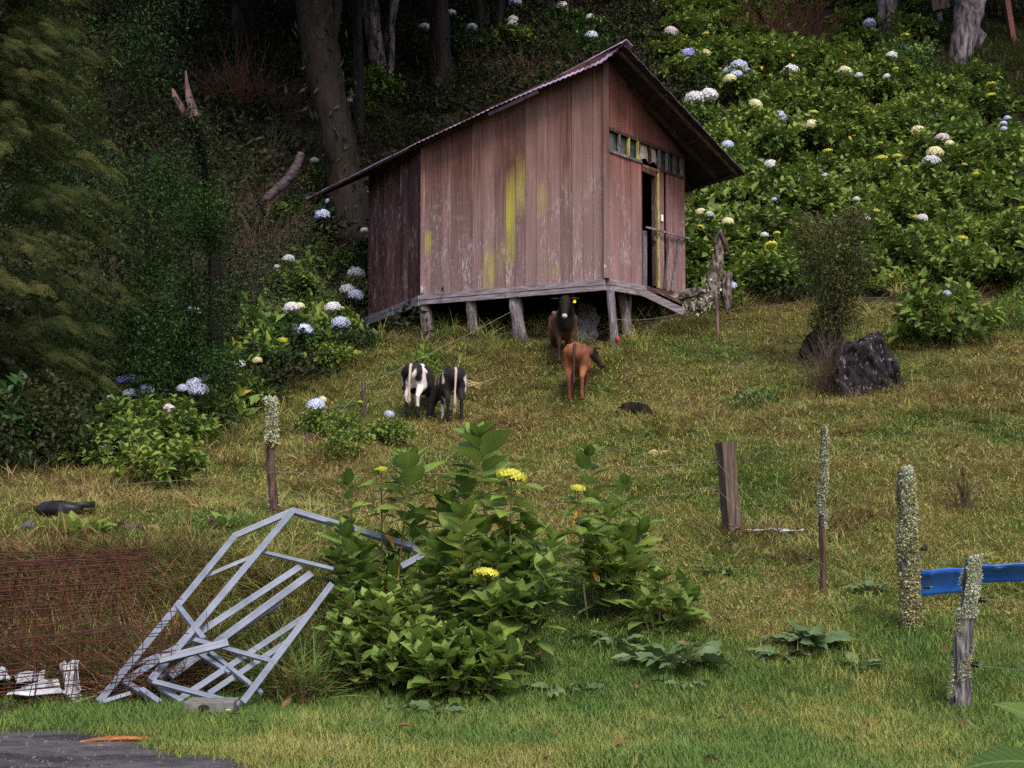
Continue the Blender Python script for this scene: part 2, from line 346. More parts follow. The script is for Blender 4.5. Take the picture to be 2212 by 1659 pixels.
M['twig'] = simple_mat('dry_twig', (.03, .02, .016), (.12, .08, .06), 8, bump=0)
M['twig_red'] = simple_mat('dry_red_brown_twig', (.06, .022, .016), (.16, .07, .05), 8, bump=0)
M['straw'] = simple_mat('straw_coloured_stalk', (.22, .16, .08), (.40, .30, .16), 8, bump=0)
M['steel'] = simple_mat('galvanised_steel', (.11, .125, .165), (.19, .215, .28), 5, rough=.55, spec=.3, bump=.15, bd=.002, metallic=0, lo=.3, hi=.7)
M['rust'] = simple_mat('rusty_iron_rod', (.028, .011, .009), (.095, .036, .025), 14, rough=.8, bump=0)
M['sheet'] = simple_mat('crumpled_white_sheeting', (.36, .36, .40), (.52, .52, .57), 5, rough=.5, bump=.2)
M['block'] = simple_mat('grey_concrete_block', (.09, .085, .08), (.18, .17, .16), 20, rough=.9, bump=.6, bd=.004)
M['blue'] = simple_mat('blue_plastic', (.006, .06, .30), (.014, .11, .44), 3, rough=.35, spec=.5, bump=0)
M['black'] = simple_mat('black_plastic', (.008, .008, .010), (.02, .02, .024), 8, rough=.4, bump=0)
M['orange_wood'] = simple_mat('orange_split_wood', (.14, .055, .02), (.34, .13, .045), 6, stretch=(2, 8, 8), bump=.5)
M['wire'] = simple_mat('pale_fence_wire', (.14, .14, .11), (.26, .26, .20), 30, rough=.6, bump=0, metallic=.2)
M['char'] = NT('charred_stump_wood'); t = M['char']; a = t.noise(t.pos((5, 5, 1.6)), 2, 6); b = t.noise(t.pos((9, 9, 5)), 2.2, 4, .7)
c = t.ramp(a, [(.35, (.007, .006, .008)), (.65, (.030, .027, .030))]); c = t.mix(t.ramp(b, [(.60, 0.), (.64, 1.)]), c, (.19, .185, .20)); t.col(c); t.rough(1., .0); t.bump(a, .6, .03); M['char'] = t.m
M['rock'] = simple_mat('dark_grey_stone', (.03, .03, .035), (.13, .12, .13), 8, bump=.7, bd=.02)
M['moss'] = leaf_mat('yellow_moss', [(.1, (.06, .07, .01)), (.9, (.22, .20, .03))], .9, .1, .1, 4)
M['yellow'] = simple_mat('yellow_ear_tag', (.75, .60, .02), (.80, .66, .04), 5, rough=.5, bump=0)
M['red_cloth'] = simple_mat('faded_red_tape', (.45, .06, .03), (.55, .10, .06), 9, bump=0)
# ------------------------------------------------------------------ terrain
def inpoly(x, y, poly):
    x = np.asarray(x); y = np.asarray(y); r = np.zeros(x.shape, bool); n = len(poly)
    for i in range(n):
        x1, y1 = poly[i]; x2, y2 = poly[(i+1) % n]
        if y1 == y2: continue
        r ^= ((y1 > y) != (y2 > y)) & (x < (x2-x1)*(y-y1)/(y2-y1)+x1)
    return r
MEADOW = [(-900, 1035), (230, 1015), (420, 960), (600, 850), (720, 800), (800, 735), (1310, 740), (1480, 690), (1700, 660), (3000, 640), (3000, 4000), (-900, 4000)]
PATH = [(-600, 1583), (160, 1583), (300, 1604), (380, 1638), (520, 1648), (600, 1700), (600, 2600), (-600, 2600)]
RIGHTSLOPE = [(1480, 420), (1560, 300), (1350, -200), (1930, -200), (1990, 150), (2130, 200), (3000, 250), (3000, 650), (1700, 655), (1480, 680)]
UPGRASS = [(1960, 60), (3000, 60), (3000, 250), (2140, 230), (2000, 160)]
LEFTBAND = [(225, 1005), (240, 850), (400, 790), (500, 745), (600, 640), (700, 560), (790, 520), (790, 715), (700, 770), (560, 840), (440, 940), (330, 1015)]
PIT = [(-300, 1190), (330, 1190), (640, 1260), (720, 1500), (560, 1545), (-300, 1560)]

xs = np.concatenate([np.arange(-130, -20, 6), np.arange(-20, 20, .16), np.arange(20, 131, 6)])
ys = np.concatenate([np.arange(-30, 6, 2), np.arange(6, 37, .15), np.arange(37, 62, .4), np.arange(62, 125, 4)])
GX, GY = np.meshgrid(xs, ys); GZ = H(GX, GY)
g = MB(); nx, ny = len(xs), len(ys)
g.V = [np.stack([GX.ravel(), GY.ravel(), GZ.ravel()], 1)]; idx = np.arange(nx*ny).reshape(ny, nx)
g.F4 = [np.stack([idx[:-1, :-1], idx[:-1, 1:], idx[1:, 1:], idx[1:, :-1]], -1).reshape(-1, 4)]
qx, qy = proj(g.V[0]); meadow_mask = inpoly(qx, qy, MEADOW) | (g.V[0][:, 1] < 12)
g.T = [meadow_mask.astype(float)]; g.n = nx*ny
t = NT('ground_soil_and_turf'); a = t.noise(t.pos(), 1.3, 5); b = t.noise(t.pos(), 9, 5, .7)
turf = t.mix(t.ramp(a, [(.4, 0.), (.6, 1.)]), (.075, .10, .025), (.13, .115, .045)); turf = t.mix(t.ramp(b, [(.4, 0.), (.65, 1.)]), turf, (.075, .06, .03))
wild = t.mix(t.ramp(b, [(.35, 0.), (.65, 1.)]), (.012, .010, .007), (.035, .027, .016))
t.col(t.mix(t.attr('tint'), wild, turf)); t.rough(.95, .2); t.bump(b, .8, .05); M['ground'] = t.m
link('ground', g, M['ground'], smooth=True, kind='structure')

# wet dark path in the near left corner
pth = MB(); pxs = np.arange(-7.5, -1.0, .07); pys = np.arange(4.5, 9.6, .07)
X, Y = np.meshgrid(pxs, pys); Z = H(X, Y)+.012+.012*vnoise(X/.5, Y/.25, 9); a, b = proj(np.stack([X, Y, Z], -1)); b = b+30*vnoise(X/.5, Y/.5, 12)
ok = inpoly(a, b, PATH) | ((Y < 8.6) & (X < -3.5)); idx = np.arange(X.size).reshape(X.shape)
q = np.stack([idx[:-1, :-1], idx[:-1, 1:], idx[1:, 1:], idx[1:, :-1]], -1).reshape(-1, 4); q = q[ok.ravel()[q].all(1)]
pth.V = [np.stack([X.ravel(), Y.ravel(), Z.ravel()], 1)]; pth.F4 = [q]; pth.T = [np.zeros(X.size)]; pth.n = X.size
t = NT('wet_dark_path'); a = t.noise(t.pos((1, 2.5, 1)), 2.2, 5, .6); b = t.noise(t.pos(), 40, 4, .7)
c = t.ramp(a, [(.35, (.020, .019, .023)), (.6, (.060, .052, .056))]); c = t.mix(t.math('MULTIPLY', t.ramp(b, [(.5, 0.), (.7, 1.)]), .5), c, (.11, .09, .08)); t.col(c)
t.rough(t.ramp(a, [(.4, .22), (.62, .8)]), .5); t.bump(b, .6, .01); M['path'] = t.m
link('path', pth, M['path'], smooth=True, kind='structure')

# ------------------------------------------------------------------ scattered ground cover (geometry nodes, real instances)
def scatter(name, meshes, pts, rot, scl, label, group=None):
    coll = bpy.data.collections.new(name+'_kinds')
    for me in meshes: coll.objects.link(bpy.data.objects.new(name+'_kind', me))
    me = bpy.data.meshes.new(name); me.vertices.add(len(pts)); me.vertices.foreach_set('co', np.asarray(pts, float).ravel())
    a = me.attributes.new('rot', 'FLOAT_VECTOR', 'POINT'); a.data.foreach_set('vector', np.asarray(rot, float).ravel())
    a = me.attributes.new('scl', 'FLOAT', 'POINT'); a.data.foreach_set('value', np.asarray(scl, float))
    a = me.attributes.new('pick', 'INT', 'POINT'); a.data.foreach_set('value', rng.integers(0, len(meshes), len(pts)).astype(np.int32))
    o = bpy.data.objects.new(name, me); COL.objects.link(o); props(o, label, None, group, 'stuff')
    ng = bpy.data.node_groups.new(name+'_nodes', 'GeometryNodeTree')
    ng.interface.new_socket('Geometry', in_out='INPUT', socket_type='NodeSocketGeometry'); ng.interface.new_socket('Geometry', in_out='OUTPUT', socket_type='NodeSocketGeometry')
    N = ng.nodes.new; L = ng.links.new
    gi, go, ip, ci = N('NodeGroupInput'), N('NodeGroupOutput'), N('GeometryNodeInstanceOnPoints'), N('GeometryNodeCollectionInfo')
    ci.inputs['Collection'].default_value = coll; ci.inputs['Separate Children'].default_value = True; ci.inputs['Reset Children'].default_value = True
    def na(n, ty):
        x = N('GeometryNodeInputNamedAttribute'); x.data_type = ty; x.inputs['Name'].default_value = n; return [s for s in x.outputs if s.enabled][0]
    L(gi.outputs[0], ip.inputs['Points']); L(ci.outputs[0], ip.inputs['Instance']); ip.inputs['Pick Instance'].default_value = True
    L(na('pick', 'INT'), ip.inputs['Instance Index']); L(na('rot', 'FLOAT_VECTOR'), ip.inputs['Rotation']); L(na('scl', 'FLOAT'), ip.inputs['Scale'])
    L(ip.outputs[0], go.inputs[0]); md = o.modifiers.new('scatter', 'NODES'); md.node_group = ng
    return o

def blades(n, spread, hmin, hmax, width, lean, curl, seg=2):
    m = MB()
    for _ in range(n):
        a = rng.random()*6.283; r = spread*math.sqrt(rng.random()); b = np.array([r*math.cos(a), r*math.sin(a), -.02])
        h = hmin+(hmax-hmin)*rng.random(); th = rng.random()*6.283; d = np.array([math.cos(th), math.sin(th), 0]); sd = np.array([-d[1], d[0], 0])
        ln = lean*rng.random(); w = width*(.6+.8*rng.random()); V = []
        for k in range(seg+1):
            u = k/seg; hh = h*(u-curl*u*u*.5); c = b+np.array([0, 0, max(hh, .0)])+d*h*(ln*u+curl*u*u*.6)
            if k < seg: V += [c-sd*w*(1-u*.6)/2, c+sd*w*(1-u*.6)/2]
            else: V += [c]
        F = [(2*k, 2*k+1, 2*k+3, 2*k+2) for k in range(seg-1)]+[(2*seg-2, 2*seg-1, 2*seg)]
        m.add(V, F, rng.random())
    return m
def grass_mat(name, green_bias, dry=False):
    t = NT(name)
    n1 = t.noise(t.pos((.55, .42, .55)), 1, 4, .6); n2 = t.noise(t.pos((2.6, 2.6, 2.6)), 1, 3, .6)
    sx = t.n('SeparateXYZ'); t.l(t.n('NewGeometry').outputs['Position'], sx.inputs[0])
    far = t.ramp(t.math('DIVIDE', t.math('SUBTRACT', sx.outputs[1], 9.), 10.), [(.1, 0.), (.75, 1.)])
    f = t.math('ADD', t.math('MULTIPLY', n1, 2.1), t.math('MULTIPLY', n2, .7)); f = t.math('ADD', t.math('SUBTRACT', f, 1.43+green_bias+.13), t.math('MULTIPLY', far, .24))
    f = t.math('ADD', f, t.math('MULTIPLY', t.math('SUBTRACT', t.attr('tint'), .5), .42)); f = t.math('ADD', t.math('MULTIPLY', f, 1.6), .5, True)
    c = t.ramp(f, [(.05, (.105, .175, .042)), (.35, (.165, .215, .054)), (.58, (.245, .262, .070)), (.86, (.335, .295, .10)), (1., (.27, .215, .082))])
    c = t.mix(t.math('MULTIPLY', t.n('ObjectInfo').outputs['Random'], .15), c, (.05, .07, .02))
    t.col(c); t.rough(.7, .12); tr = t.n('BsdfTranslucent'); t.l(c, tr.inputs[0]); mx = t.n('MixShader'); mx.inputs[0].default_value = .25
    t.l(t.b.outputs[0], mx.inputs[1]); t.l(tr.outputs[0], mx.inputs[2]); t.l(mx.outputs[0], t.out.inputs[0]); return t.m
M['grass'] = grass_mat('pasture_grass', .04); M['grass_dry'] = grass_mat('dry_pasture_grass', -.22)
M['grass_dark'] = leaf_mat('dark_hill_grass', [(.1, (.02, .035, .01)), (.9, (.085, .085, .03))], .8, .2, .1, .6)
M['grass_brown'] = leaf_mat('dead_brown_grass', [(.05, (.05, .038, .015)), (.5, (.15, .11, .042)), (.95, (.29, .21, .085))], .8, .2, .1, 1.5)
M['rust_grass'] = leaf_mat('rusty_dead_grass', [(.05, (.05, .028, .014)), (.5, (.15, .09, .042)), (.95, (.32, .20, .10))], .8, .2, .1, 1.5)
def rr(n, tilt=.15): return np.stack([rng.normal(size=n)*tilt, rng.normal(size=n)*tilt, rng.random(n)*6.283], 1)
def spread(n, x0, x1, y0, y1, test=None):
    x = x0+(x1-x0)*rng.random(n); y = y0+(y1-y0)*rng.random(n); k = np.abs(x) < y*.37+1.2; x, y = x[k], y[k]
    z = H(x, y); a, b = proj(np.stack([x, y, z], 1)); k = test(x, y, a, b) if test else np.ones(len(x), bool)
    return np.stack([x, y, z], 1)[k]
def on_meadow(x, y, a, b): return inpoly(a, b, MEADOW) & ~inpoly(a, b, PATH)
def mesh_of(m, mat, name='tuft'): me = m.mesh(name); me.materials.append(mat); return me
near_k = [mesh_of(blades(26, .09, .03, .085, .0045, .5, .5), M['grass']) for _ in range(5)]
mid_k = [mesh_of(blades(34, .17, .035, .095, .008, .9, .9), M['grass']) for _ in range(5)]+[mesh_of(blades(30, .16, .04, .12, .008, 1.0, 1.1), M['grass_dry']) for _ in range(2)]
p = spread(42000, -5, 5.5, 7.6, 12.5, on_meadow); s = .7+.9*rng.random(len(p))*(.6+1.2*(vnoise(p[:, 0]/.8, p[:, 1]/.8, 21)+.5))
scatter('short_grass', near_k, p, rr(len(p)), s, 'short damp green grass across the foreground')
p = spread(44000, -8, 9, 12, 19, on_meadow); scatter('grass', mid_k, p, rr(len(p)), .6+.8*rng.random(len(p)), 'patchy green and yellow pasture grass in the middle distance')
p = spread(48000, -14, 14, 18, 34, lambda x, y, a, b: on_meadow(x, y, a, b)); scatter('rough_grass', mid_k, p, rr(len(p)), .9+1.1*rng.random(len(p)), 'rough yellowish pasture grass on the slope below the hut')
tus = [mesh_of(blades(46, .16, .10, .30, .009, .9, 1.1, 3), M['grass_brown'], 'tussock') for _ in range(3)]+[mesh_of(blades(40, .16, .10, .26, .009, .8, .9, 3), M['grass_dry'], 'tussock') for _ in range(2)]
def clumpy(x, y, a, b): return on_meadow(x, y, a, b) & (vnoise(x/1.7, y/1.7, 1)+.6*vnoise(x/.75, y/.75, 2) > .16)
p = spread(9000, -12, 13, 14.5, 33, clumpy); scatter('tussock_grass', tus, p, rr(len(p), .3), .55+.8*rng.random(len(p)), 'brown dried grass tussocks dotted over the pasture')
# tall grass hanging over the bank behind the cage and the frame, and round the foreground bushes
tall = [mesh_of(blades(34, .12, .25, .55, .010, .55, .9, 4), M['grass'], 'tall_tuft') for _ in range(3)]+[mesh_of(blades(34, .12, .22, .50, .010, .6, 1.0, 4), M['grass_brown'], 'tall_tuft') for _ in range(2)]
p = spread(9000, -6, -.3, 9.5, 13.8, lambda x, y, a, b: inpoly(a, b, [(-300, 1250), (330, 1240), (700, 1230), (740, 1500), (640, 1530), (500, 1480), (380, 1500), (330, 1250)]))
bt = [mesh_of(blades(40, .14, .25, .60, .008, .7, 1.1, 4), M['rust_grass'], 'tall_tuft') for _ in range(3)]
q_ = spread(9000, -6, -1.5, 9.3, 13.6, lambda x, y, a, b: inpoly(a, b, [(-300, 1230), (420, 1225), (470, 1500), (300, 1520), (-300, 1500)]))[:4200]
scatter('dead_grass', bt+tall[:1], q_, rr(len(q_), .4), .6+.6*rng.random(len(q_)), 'rusty brown dead grass standing behind and inside the mesh cage')
scatter('bank_grass', tall, p[:3500], rr(min(3500, len(p)), .35), .6+.6*rng.random(min(3500, len(p))), 'long half dead grass hanging over the bank behind the mesh cage')
p = spread(2600, -12, 12, 20, 36, lambda x, y, a, b: (inpoly(a, b, [(600, 800), (800, 690), (1310, 690), (1480, 640), (1700, 620), (2400, 600), (2400, 720), (1700, 700), (1480, 735), (1310, 800), (800, 800), (600, 960), (470, 960)])))
scatter('long_grass', tall, p, rr(len(p), .3), .7+.7*rng.random(len(p)), 'long grass along the foot of the hut and the hydrangea slope')
p = spread(9000, 8, 26, 36, 56, lambda x, y, a, b: inpoly(a, b, UPGRASS)); hk = [mesh_of(blades(34, .2, .2, .55, .02, .5, .7, 2), M['grass_dark'], 'dark_tuft') for _ in range(3)]
scatter('hillside_grass', hk, p, rr(len(p), .2), .7+.7*rng.random(len(p)), 'dark long grass on the shaded upper right hillside')

# ------------------------------------------------------------------ leaf templates
def leaf(L=1., W=.55, n=4, droop=.25, fold=.12, wave=0., tip=1.):
    m = MB(); V = []; F = []
    prof = lambda u: math.sin(math.pi*min(u**.78, 1)) if 0 < u < 1 else 0
    rows = []
    for k in range(n+1):
        u = k/n; y = L*u; z = -droop*L*u*u+.10*L*u; w = W*L/2*prof(u)
        if k in (0, n): rows.append([len(V)]); V.append([0, y, z])
        else:
            wz = wave*L*(.5 if k % 2 else -.5); rows.append([len(V), len(V)+1, len(V)+2]); V += [[-w, y, z+fold*w*2+wz], [0, y, z], [w, y, z+fold*w*2-wz]]
    for k in range(n):
        a, b = rows[k], rows[k+1]
        if len(a) == 1 and len(b) == 3: F += [(a[0], b[1], b[0]), (a[0], b[2], b[1])]
        elif len(a) == 3 and len(b) == 3: F += [(a[0], a[1], b[1], b[0]), (a[1], a[2], b[2], b[1])]
        else: F += [(a[0], a[1], b[0]), (a[1], a[2], b[0])]
    return m.add(V, F)
LF_S = leaf(1, .55, 2, .25, .15).tm(); LF_M = leaf(1, .6, 3, .3, .12).tm()
LF_THIN = leaf(1, .28, 2, .2, .1).tm()
def rosettes(m, tips, dirs, nleaf, L, tm=LF_M, tint=None, open_=.9):
    "whorls of leaves round stem tips"
    n = len(tips); k = nleaf; a = np.tile(np.arange(k)*2.4, n)+np.repeat(rng.random(n)*6.28, k); lvl = np.tile(np.linspace(0, 1, k), n)
    D = np.repeat(dirs, k, 0); X = np.cross(D, np.array([.31, .52, .8])); X /= np.linalg.norm(X, axis=1)[:, None]; Y = np.cross(D, X)
    out = np.cos(a)[:, None]*X+np.sin(a)[:, None]*Y
    el = (.35+.9*(1-lvl)*0+.75*lvl)*open_; v = out*np.cos(el)[:, None]+D*np.sin(el)[:, None]*.9+rng.normal(size=D.shape)*.12
    O = np.repeat(tips, k, 0)-D*((1-lvl)*L*.9)[:, None]; s = L*(1-.35*lvl)*(.75+.5*rng.random(n*k))
    R = frames(v, rng.normal(size=n*k)*.35)*s[:, None, None]
    tt = np.clip((np.repeat(tint if tint is not None else rng.random(n), k)*.6+.4*rng.random(n*k))*.75+.25*lvl, 0, 1)
    m.inst(tm, R, O, tt)
def shrub_mesh(R=.9, Hh=1.15, tips=62, L=.2, k=9, mat=None, seed=0, base=.25, tm=LF_M):
    m = MB(); u = rng.random(tips); ph = np.arccos(1-u*1.0); th = rng.random(tips)*6.283; q = .72+.33*rng.random(tips)
    T = np.stack([np.sin(ph)*np.cos(th)*R*q, np.sin(ph)*np.sin(th)*R*q, base*Hh+np.cos(ph)*Hh*(1-base)*q], 1)
    D = T-np.array([0, 0, -.35*Hh]); D /= np.linalg.norm(D, axis=1)[:, None]
    rosettes(m, T, D, k, L, tm)
    T2 = T*np.array([.8, .8, .75])*(.55+.4*rng.random((tips, 1))); rosettes(m, T2[:tips*2//3], D[:tips*2//3], k-3, L, tm, tint=rng.random(tips*2//3)*.5)
    st = MB()
    for i in range(0, tips, 3):
        b = np.array([T[i][0]*.25, T[i][1]*.25, -.15]); st.tube([b, (b+T[i])/2+rng.normal(size=3)*.04, T[i]], [.012, .010, .006], 4, False)
    me = m.mesh('foliage', True); me.materials.append(mat); se = st.mesh('stem'); se.materials.append(M['stem']); return me, se
def head_mesh(mat, flat=1., n=75):
    m = MB(); i = np.arange(n)+.5; ph = np.arccos(1-1.35*i/n); th = i*2.39996; r = .5*(1+.06*rng.normal(size=n))
    C = np.stack([np.sin(ph)*np.cos(th)*r, np.sin(ph)*np.sin(th)*r, np.cos(ph)*r*.72*flat], 1); N = C/np.linalg.norm(C, axis=1)[:, None]
    for c, nn in zip(C, N):
        a = np.cross(nn, [.3, .7, .2]); a /= np.linalg.norm(a); b = np.cross(nn, a); s = .085; t_ = rng.random()
        for j in range(4):
            q = j*math.pi/2+.4*rng.random(); o = math.cos(q)*a+math.sin(q)*b; sd = -math.sin(q)*a+math.cos(q)*b
            m.add([c, c+o*s*.7-sd*s*.6+nn*.02, c+o*s*1.25+nn*.035, c+o*s*.7+sd*s*.6+nn*.02], [(0, 1, 2, 3)], t_*.6+.4*rng.random())
    m.ellipsoid((0, 0, 0), (.42, .42, .28*flat), 8, 5, tint=.1)
    return mesh_of(m, mat, 'flower_head')
HEAD = {k: head_mesh(M['f'+k], .45 if k == 'y' else 1.) for k in 'wbicyp'}
CNAME = {'w': 'white', 'b': 'pale blue', 'i': 'deep lilac', 'c': 'cream', 'y': 'yellow green', 'p': 'pinkish white'}

# small broad weeds and fallen leaf scraps through the turf
wk = [mesh_of(blades(14, .06, .04, .08, .028, 1.2, 1.0, 2), M['dock'], 'weed') for _ in range(3)]
p = spread(2200, -8, 9, 7.6, 24, lambda x, y, a, b: on_meadow(x, y, a, b) & (vnoise(x/1.1, y/1.1, 91) > .12)); scatter('small_weeds', wk, p, rr(len(p)), .6+.9*rng.random(len(p)), 'small broad leaved weeds in the turf')
sk = [mesh_of(MB().add([[0, 0, .05], [.03, .015, .055], [.075, .0, .05], [.03, -.02, .065]], [(0, 1, 2, 3)], rng.random()), M['rust_grass'], 'scrap') for _ in range(3)]
p = spread(420, -8, 9, 7.6, 24, on_meadow); scatter('leaf_scraps', sk, p, rr(len(p), .3), .7+1.1*rng.random(len(p)), 'dry leaf scraps lying on the grass')
gv = []
for _ in range(4): m = MB(); m.ellipsoid((0, 0, 0), (.012, .009, .007), 6, 4, jit=.3); gv.append(mesh_of(m, M['rock'], 'pebble'))
p = spread(2600, -4.5, -1.0, 7.8, 9.7, lambda x, y, a, b: inpoly(a, b, PATH)); p[:, 2] += .012; scatter('grit', gv, p, rr(len(p), 1), .3+1.2*rng.random(len(p))**3, 'loose grit on the wet path')
# ------------------------------------------------------------------ the wooden hut
C1 = P(1310, 603, 28); FZ = C1[2]; C0 = at_z(913, 636, FZ); CL = at_z(797, 682, FZ); CR = at_z(1475, 633, FZ)
T1, T0, TL, TR = z_for(C1, 127), z_for(C0, 312), z_for(CL, 371), z_for(CR, 337)
gr = np.linalg.solve(np.array([(C0-C1)[:2], (CL-C1)[:2]]), [T0-T1, TL-T1]); gl = np.hypot(*gr)
S = gr/gl; RD = np.array([-S[1], S[0]])                     # S: level, to the right; RD: along the ridge, away
KR = (T1-TR)/((CR-C1)[:2]@S)
def rs(x, y): d = np.array([x, y])-C1[:2]; return d@RD, d@S
def xy(r, s): return C1[:2]+RD*r+S*s
def roof_z(r, s): return T1+.05+(gl*s if s < 0 else -KR*s)
pk = P(1347, 88, 27.35); rpk = rs(pk[0], pk[1])[0]
best = min(((abs(roof_z(*rs(*(ray(1612, 380)[:2]*d)))-ray(1612, 380)[2]*d), d) for d in np.arange(27, 34, .02)))[1]
RC = rs(*(ray(1612, 380)[:2]*best))
CL2 = CL[:2]; rC0, sC0 = rs(*C0[:2]); rCL, sCL = rs(*CL2); BR = xy(rCL, rs(*CR[:2])[1]); RL = rCL+2.3; SL_ = sC0-.30
hut = empty('wooden_hut', (C1[0], C1[1], FZ), label='weathered reddish wooden hut on stilts with a tin gable roof and an open doorway', cat='hut')
def wall_top(x, y): r, s = rs(x, y); return roof_z(r, s)-.03
def normal(A, B): d = (B-A)[:2]; n = np.array([d[1], -d[0], 0.])/np.hypot(*d); return n if n@np.array([0, -1, 0]) > 0 else -n
def onwall(A, B, px, py):
    v = ray(px, py); d = B[:2]-A[:2]; Mx = np.array([[v[0], -d[0]], [v[1], -d[1]]]); tt, u = np.linalg.solve(Mx, A[:2]); return u, v[2]*tt
def plank(A, B, u0, u1, z0, z1, mat, proud=0., name='wall_board', nrm=None, th=.024, z0b=None, z1b=None, skew=0, **kw):
    A3, B3 = np.array([A[0], A[1], 0]), np.array([B[0], B[1], 0]); n = normal(A, B) if nrm is None else nrm
    f = A3+(B3-A3)*u0; e = A3+(B3-A3)*u1; z0b = z0 if z0b is None else z0b; z1b = z1 if z1b is None else z1b
    k = n*(proud+th); b = n*proud; zz = lambda p, z: p+np.array([0, 0, z])
    m = MB().hexa([zz(f+k, z0), zz(e+k, z0b), zz(e+k, z1b), zz(f+k, z1), zz(f+b, z0), zz(e+b, z0b), zz(e+b, z1b), zz(f+b, z1)])
    return link(name, m, mat, hut, **kw)
def wall(A, B, n, mat, zlo=FZ, zhi=None, u0=0, u1=1, jit=.035):
    us = [u0+(u1-u0)*(i+(0 if i in (0, n) else .25*(rng.random()-.5)))/n for i in range(n+1)]; out = []; L = np.hypot(*(B-A)[:2])
    for i in range(n):
        a, b = us[i]+.0045/L, us[i+1]-.0045/L
        za = (zhi(a) if zhi else wall_top(*(A[:2]+(B-A)[:2]*a))); zb = (zhi(b) if zhi else wall_top(*(A[:2]+(B-A)[:2]*b)))
        lo = (zlo(a) if callable(zlo) else zlo)-jit*rng.random()
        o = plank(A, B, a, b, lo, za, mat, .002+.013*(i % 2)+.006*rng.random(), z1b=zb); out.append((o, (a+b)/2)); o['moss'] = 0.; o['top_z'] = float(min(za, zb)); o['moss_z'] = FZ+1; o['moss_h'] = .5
    return out
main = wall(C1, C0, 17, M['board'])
for px, py, st, hh in ((1107, 470, 1.0, 1.15), (1122, 400, .62, .8), (1056, 585, .72, .55), (1180, 430, .48, .5), (1082, 560, .35, .6), (925, 525, .95, .3), (1205, 590, .4, .25)):
    u, z = onwall(C1, C0, px, py); o = min(main, key=lambda q: abs(q[1]-u))[0]; o['moss'] = st; o['moss_z'] = z; o['moss_h'] = hh; o['label'] = 'weathered wall board with a yellow moss stain'
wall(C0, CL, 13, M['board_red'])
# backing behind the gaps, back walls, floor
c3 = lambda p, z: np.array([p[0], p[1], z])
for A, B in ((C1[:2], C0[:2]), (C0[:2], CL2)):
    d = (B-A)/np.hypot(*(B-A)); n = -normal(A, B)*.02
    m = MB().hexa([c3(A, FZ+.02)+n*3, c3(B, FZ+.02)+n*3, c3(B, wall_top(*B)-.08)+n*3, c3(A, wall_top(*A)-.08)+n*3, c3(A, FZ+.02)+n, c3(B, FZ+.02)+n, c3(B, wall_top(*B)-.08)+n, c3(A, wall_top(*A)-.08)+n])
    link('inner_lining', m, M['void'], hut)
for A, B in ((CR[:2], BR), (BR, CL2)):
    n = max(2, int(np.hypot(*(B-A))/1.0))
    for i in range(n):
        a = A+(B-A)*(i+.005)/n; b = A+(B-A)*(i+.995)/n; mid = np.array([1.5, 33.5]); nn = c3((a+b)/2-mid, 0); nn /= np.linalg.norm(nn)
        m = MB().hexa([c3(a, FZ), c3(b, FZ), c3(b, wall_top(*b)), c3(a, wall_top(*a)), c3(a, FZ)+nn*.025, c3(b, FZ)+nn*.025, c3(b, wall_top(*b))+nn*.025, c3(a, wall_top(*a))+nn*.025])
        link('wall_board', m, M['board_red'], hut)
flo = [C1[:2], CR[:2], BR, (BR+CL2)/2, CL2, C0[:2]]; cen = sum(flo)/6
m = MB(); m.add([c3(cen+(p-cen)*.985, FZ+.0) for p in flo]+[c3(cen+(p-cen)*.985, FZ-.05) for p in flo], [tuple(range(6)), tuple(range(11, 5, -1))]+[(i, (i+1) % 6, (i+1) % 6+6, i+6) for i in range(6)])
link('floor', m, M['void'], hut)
# right face: gable boards above the transom, boards below, openings
W = lambda px, py: onwall(C1, CR, px, py)
def wline(p, q):   # z as a function of u along a line drawn over the right face
    (ua, za), (ub, zb) = W(*p), W(*q); return lambda u: za+(zb-za)*(u-ua)/(ub-ua)
top_line = wline((1312, 277), (1471, 341)); bot_line = wline((1312, 324), (1471, 385))
uend = 1.0
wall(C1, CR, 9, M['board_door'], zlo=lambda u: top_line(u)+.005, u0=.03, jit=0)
ud0, ud1 = W(1382.5, 480)[0], W(1408.5, 480)[0]
def low_boards(px_list, mat=M['board_door'], z_top=bot_line):
    for a, b in px_list:
        ua, ub = W(a, 480)[0], W(b, 480)[0]
        o = plank(C1, CR, ua+.002, ub-.002, FZ-.02*rng.random(), z_top(ua)-.012, mat, .004+.014*rng.random(), z1b=z_top(ub)-.012)
low_boards([(1313, 1336), (1336, 1360), (1360, 1382.5)]); low_boards([(1421, 1432), (1437, 1452), (1452, 1462.5), (1462.5, 1475)])
plank(C1, CR, W(1432.5, 480)[0], W(1436.5, 480)[0], FZ, bot_line(.8), M['void'], -.04, name='inner_lining')
# corner posts
for c, w in ((C1, .055), (CR, .045), (C0, .045)):
    zt = wall_top(*c[:2]); link('corner_post', MB().box([c[0], c[1]-.045 if c is C1 else c[1]-.02, (FZ+zt)/2-.05], [w, 0, 0], [0, w, 0], [0, 0, (zt-FZ)/2-.06]), M['board'] if c is not CR else M['board_door'], hut)
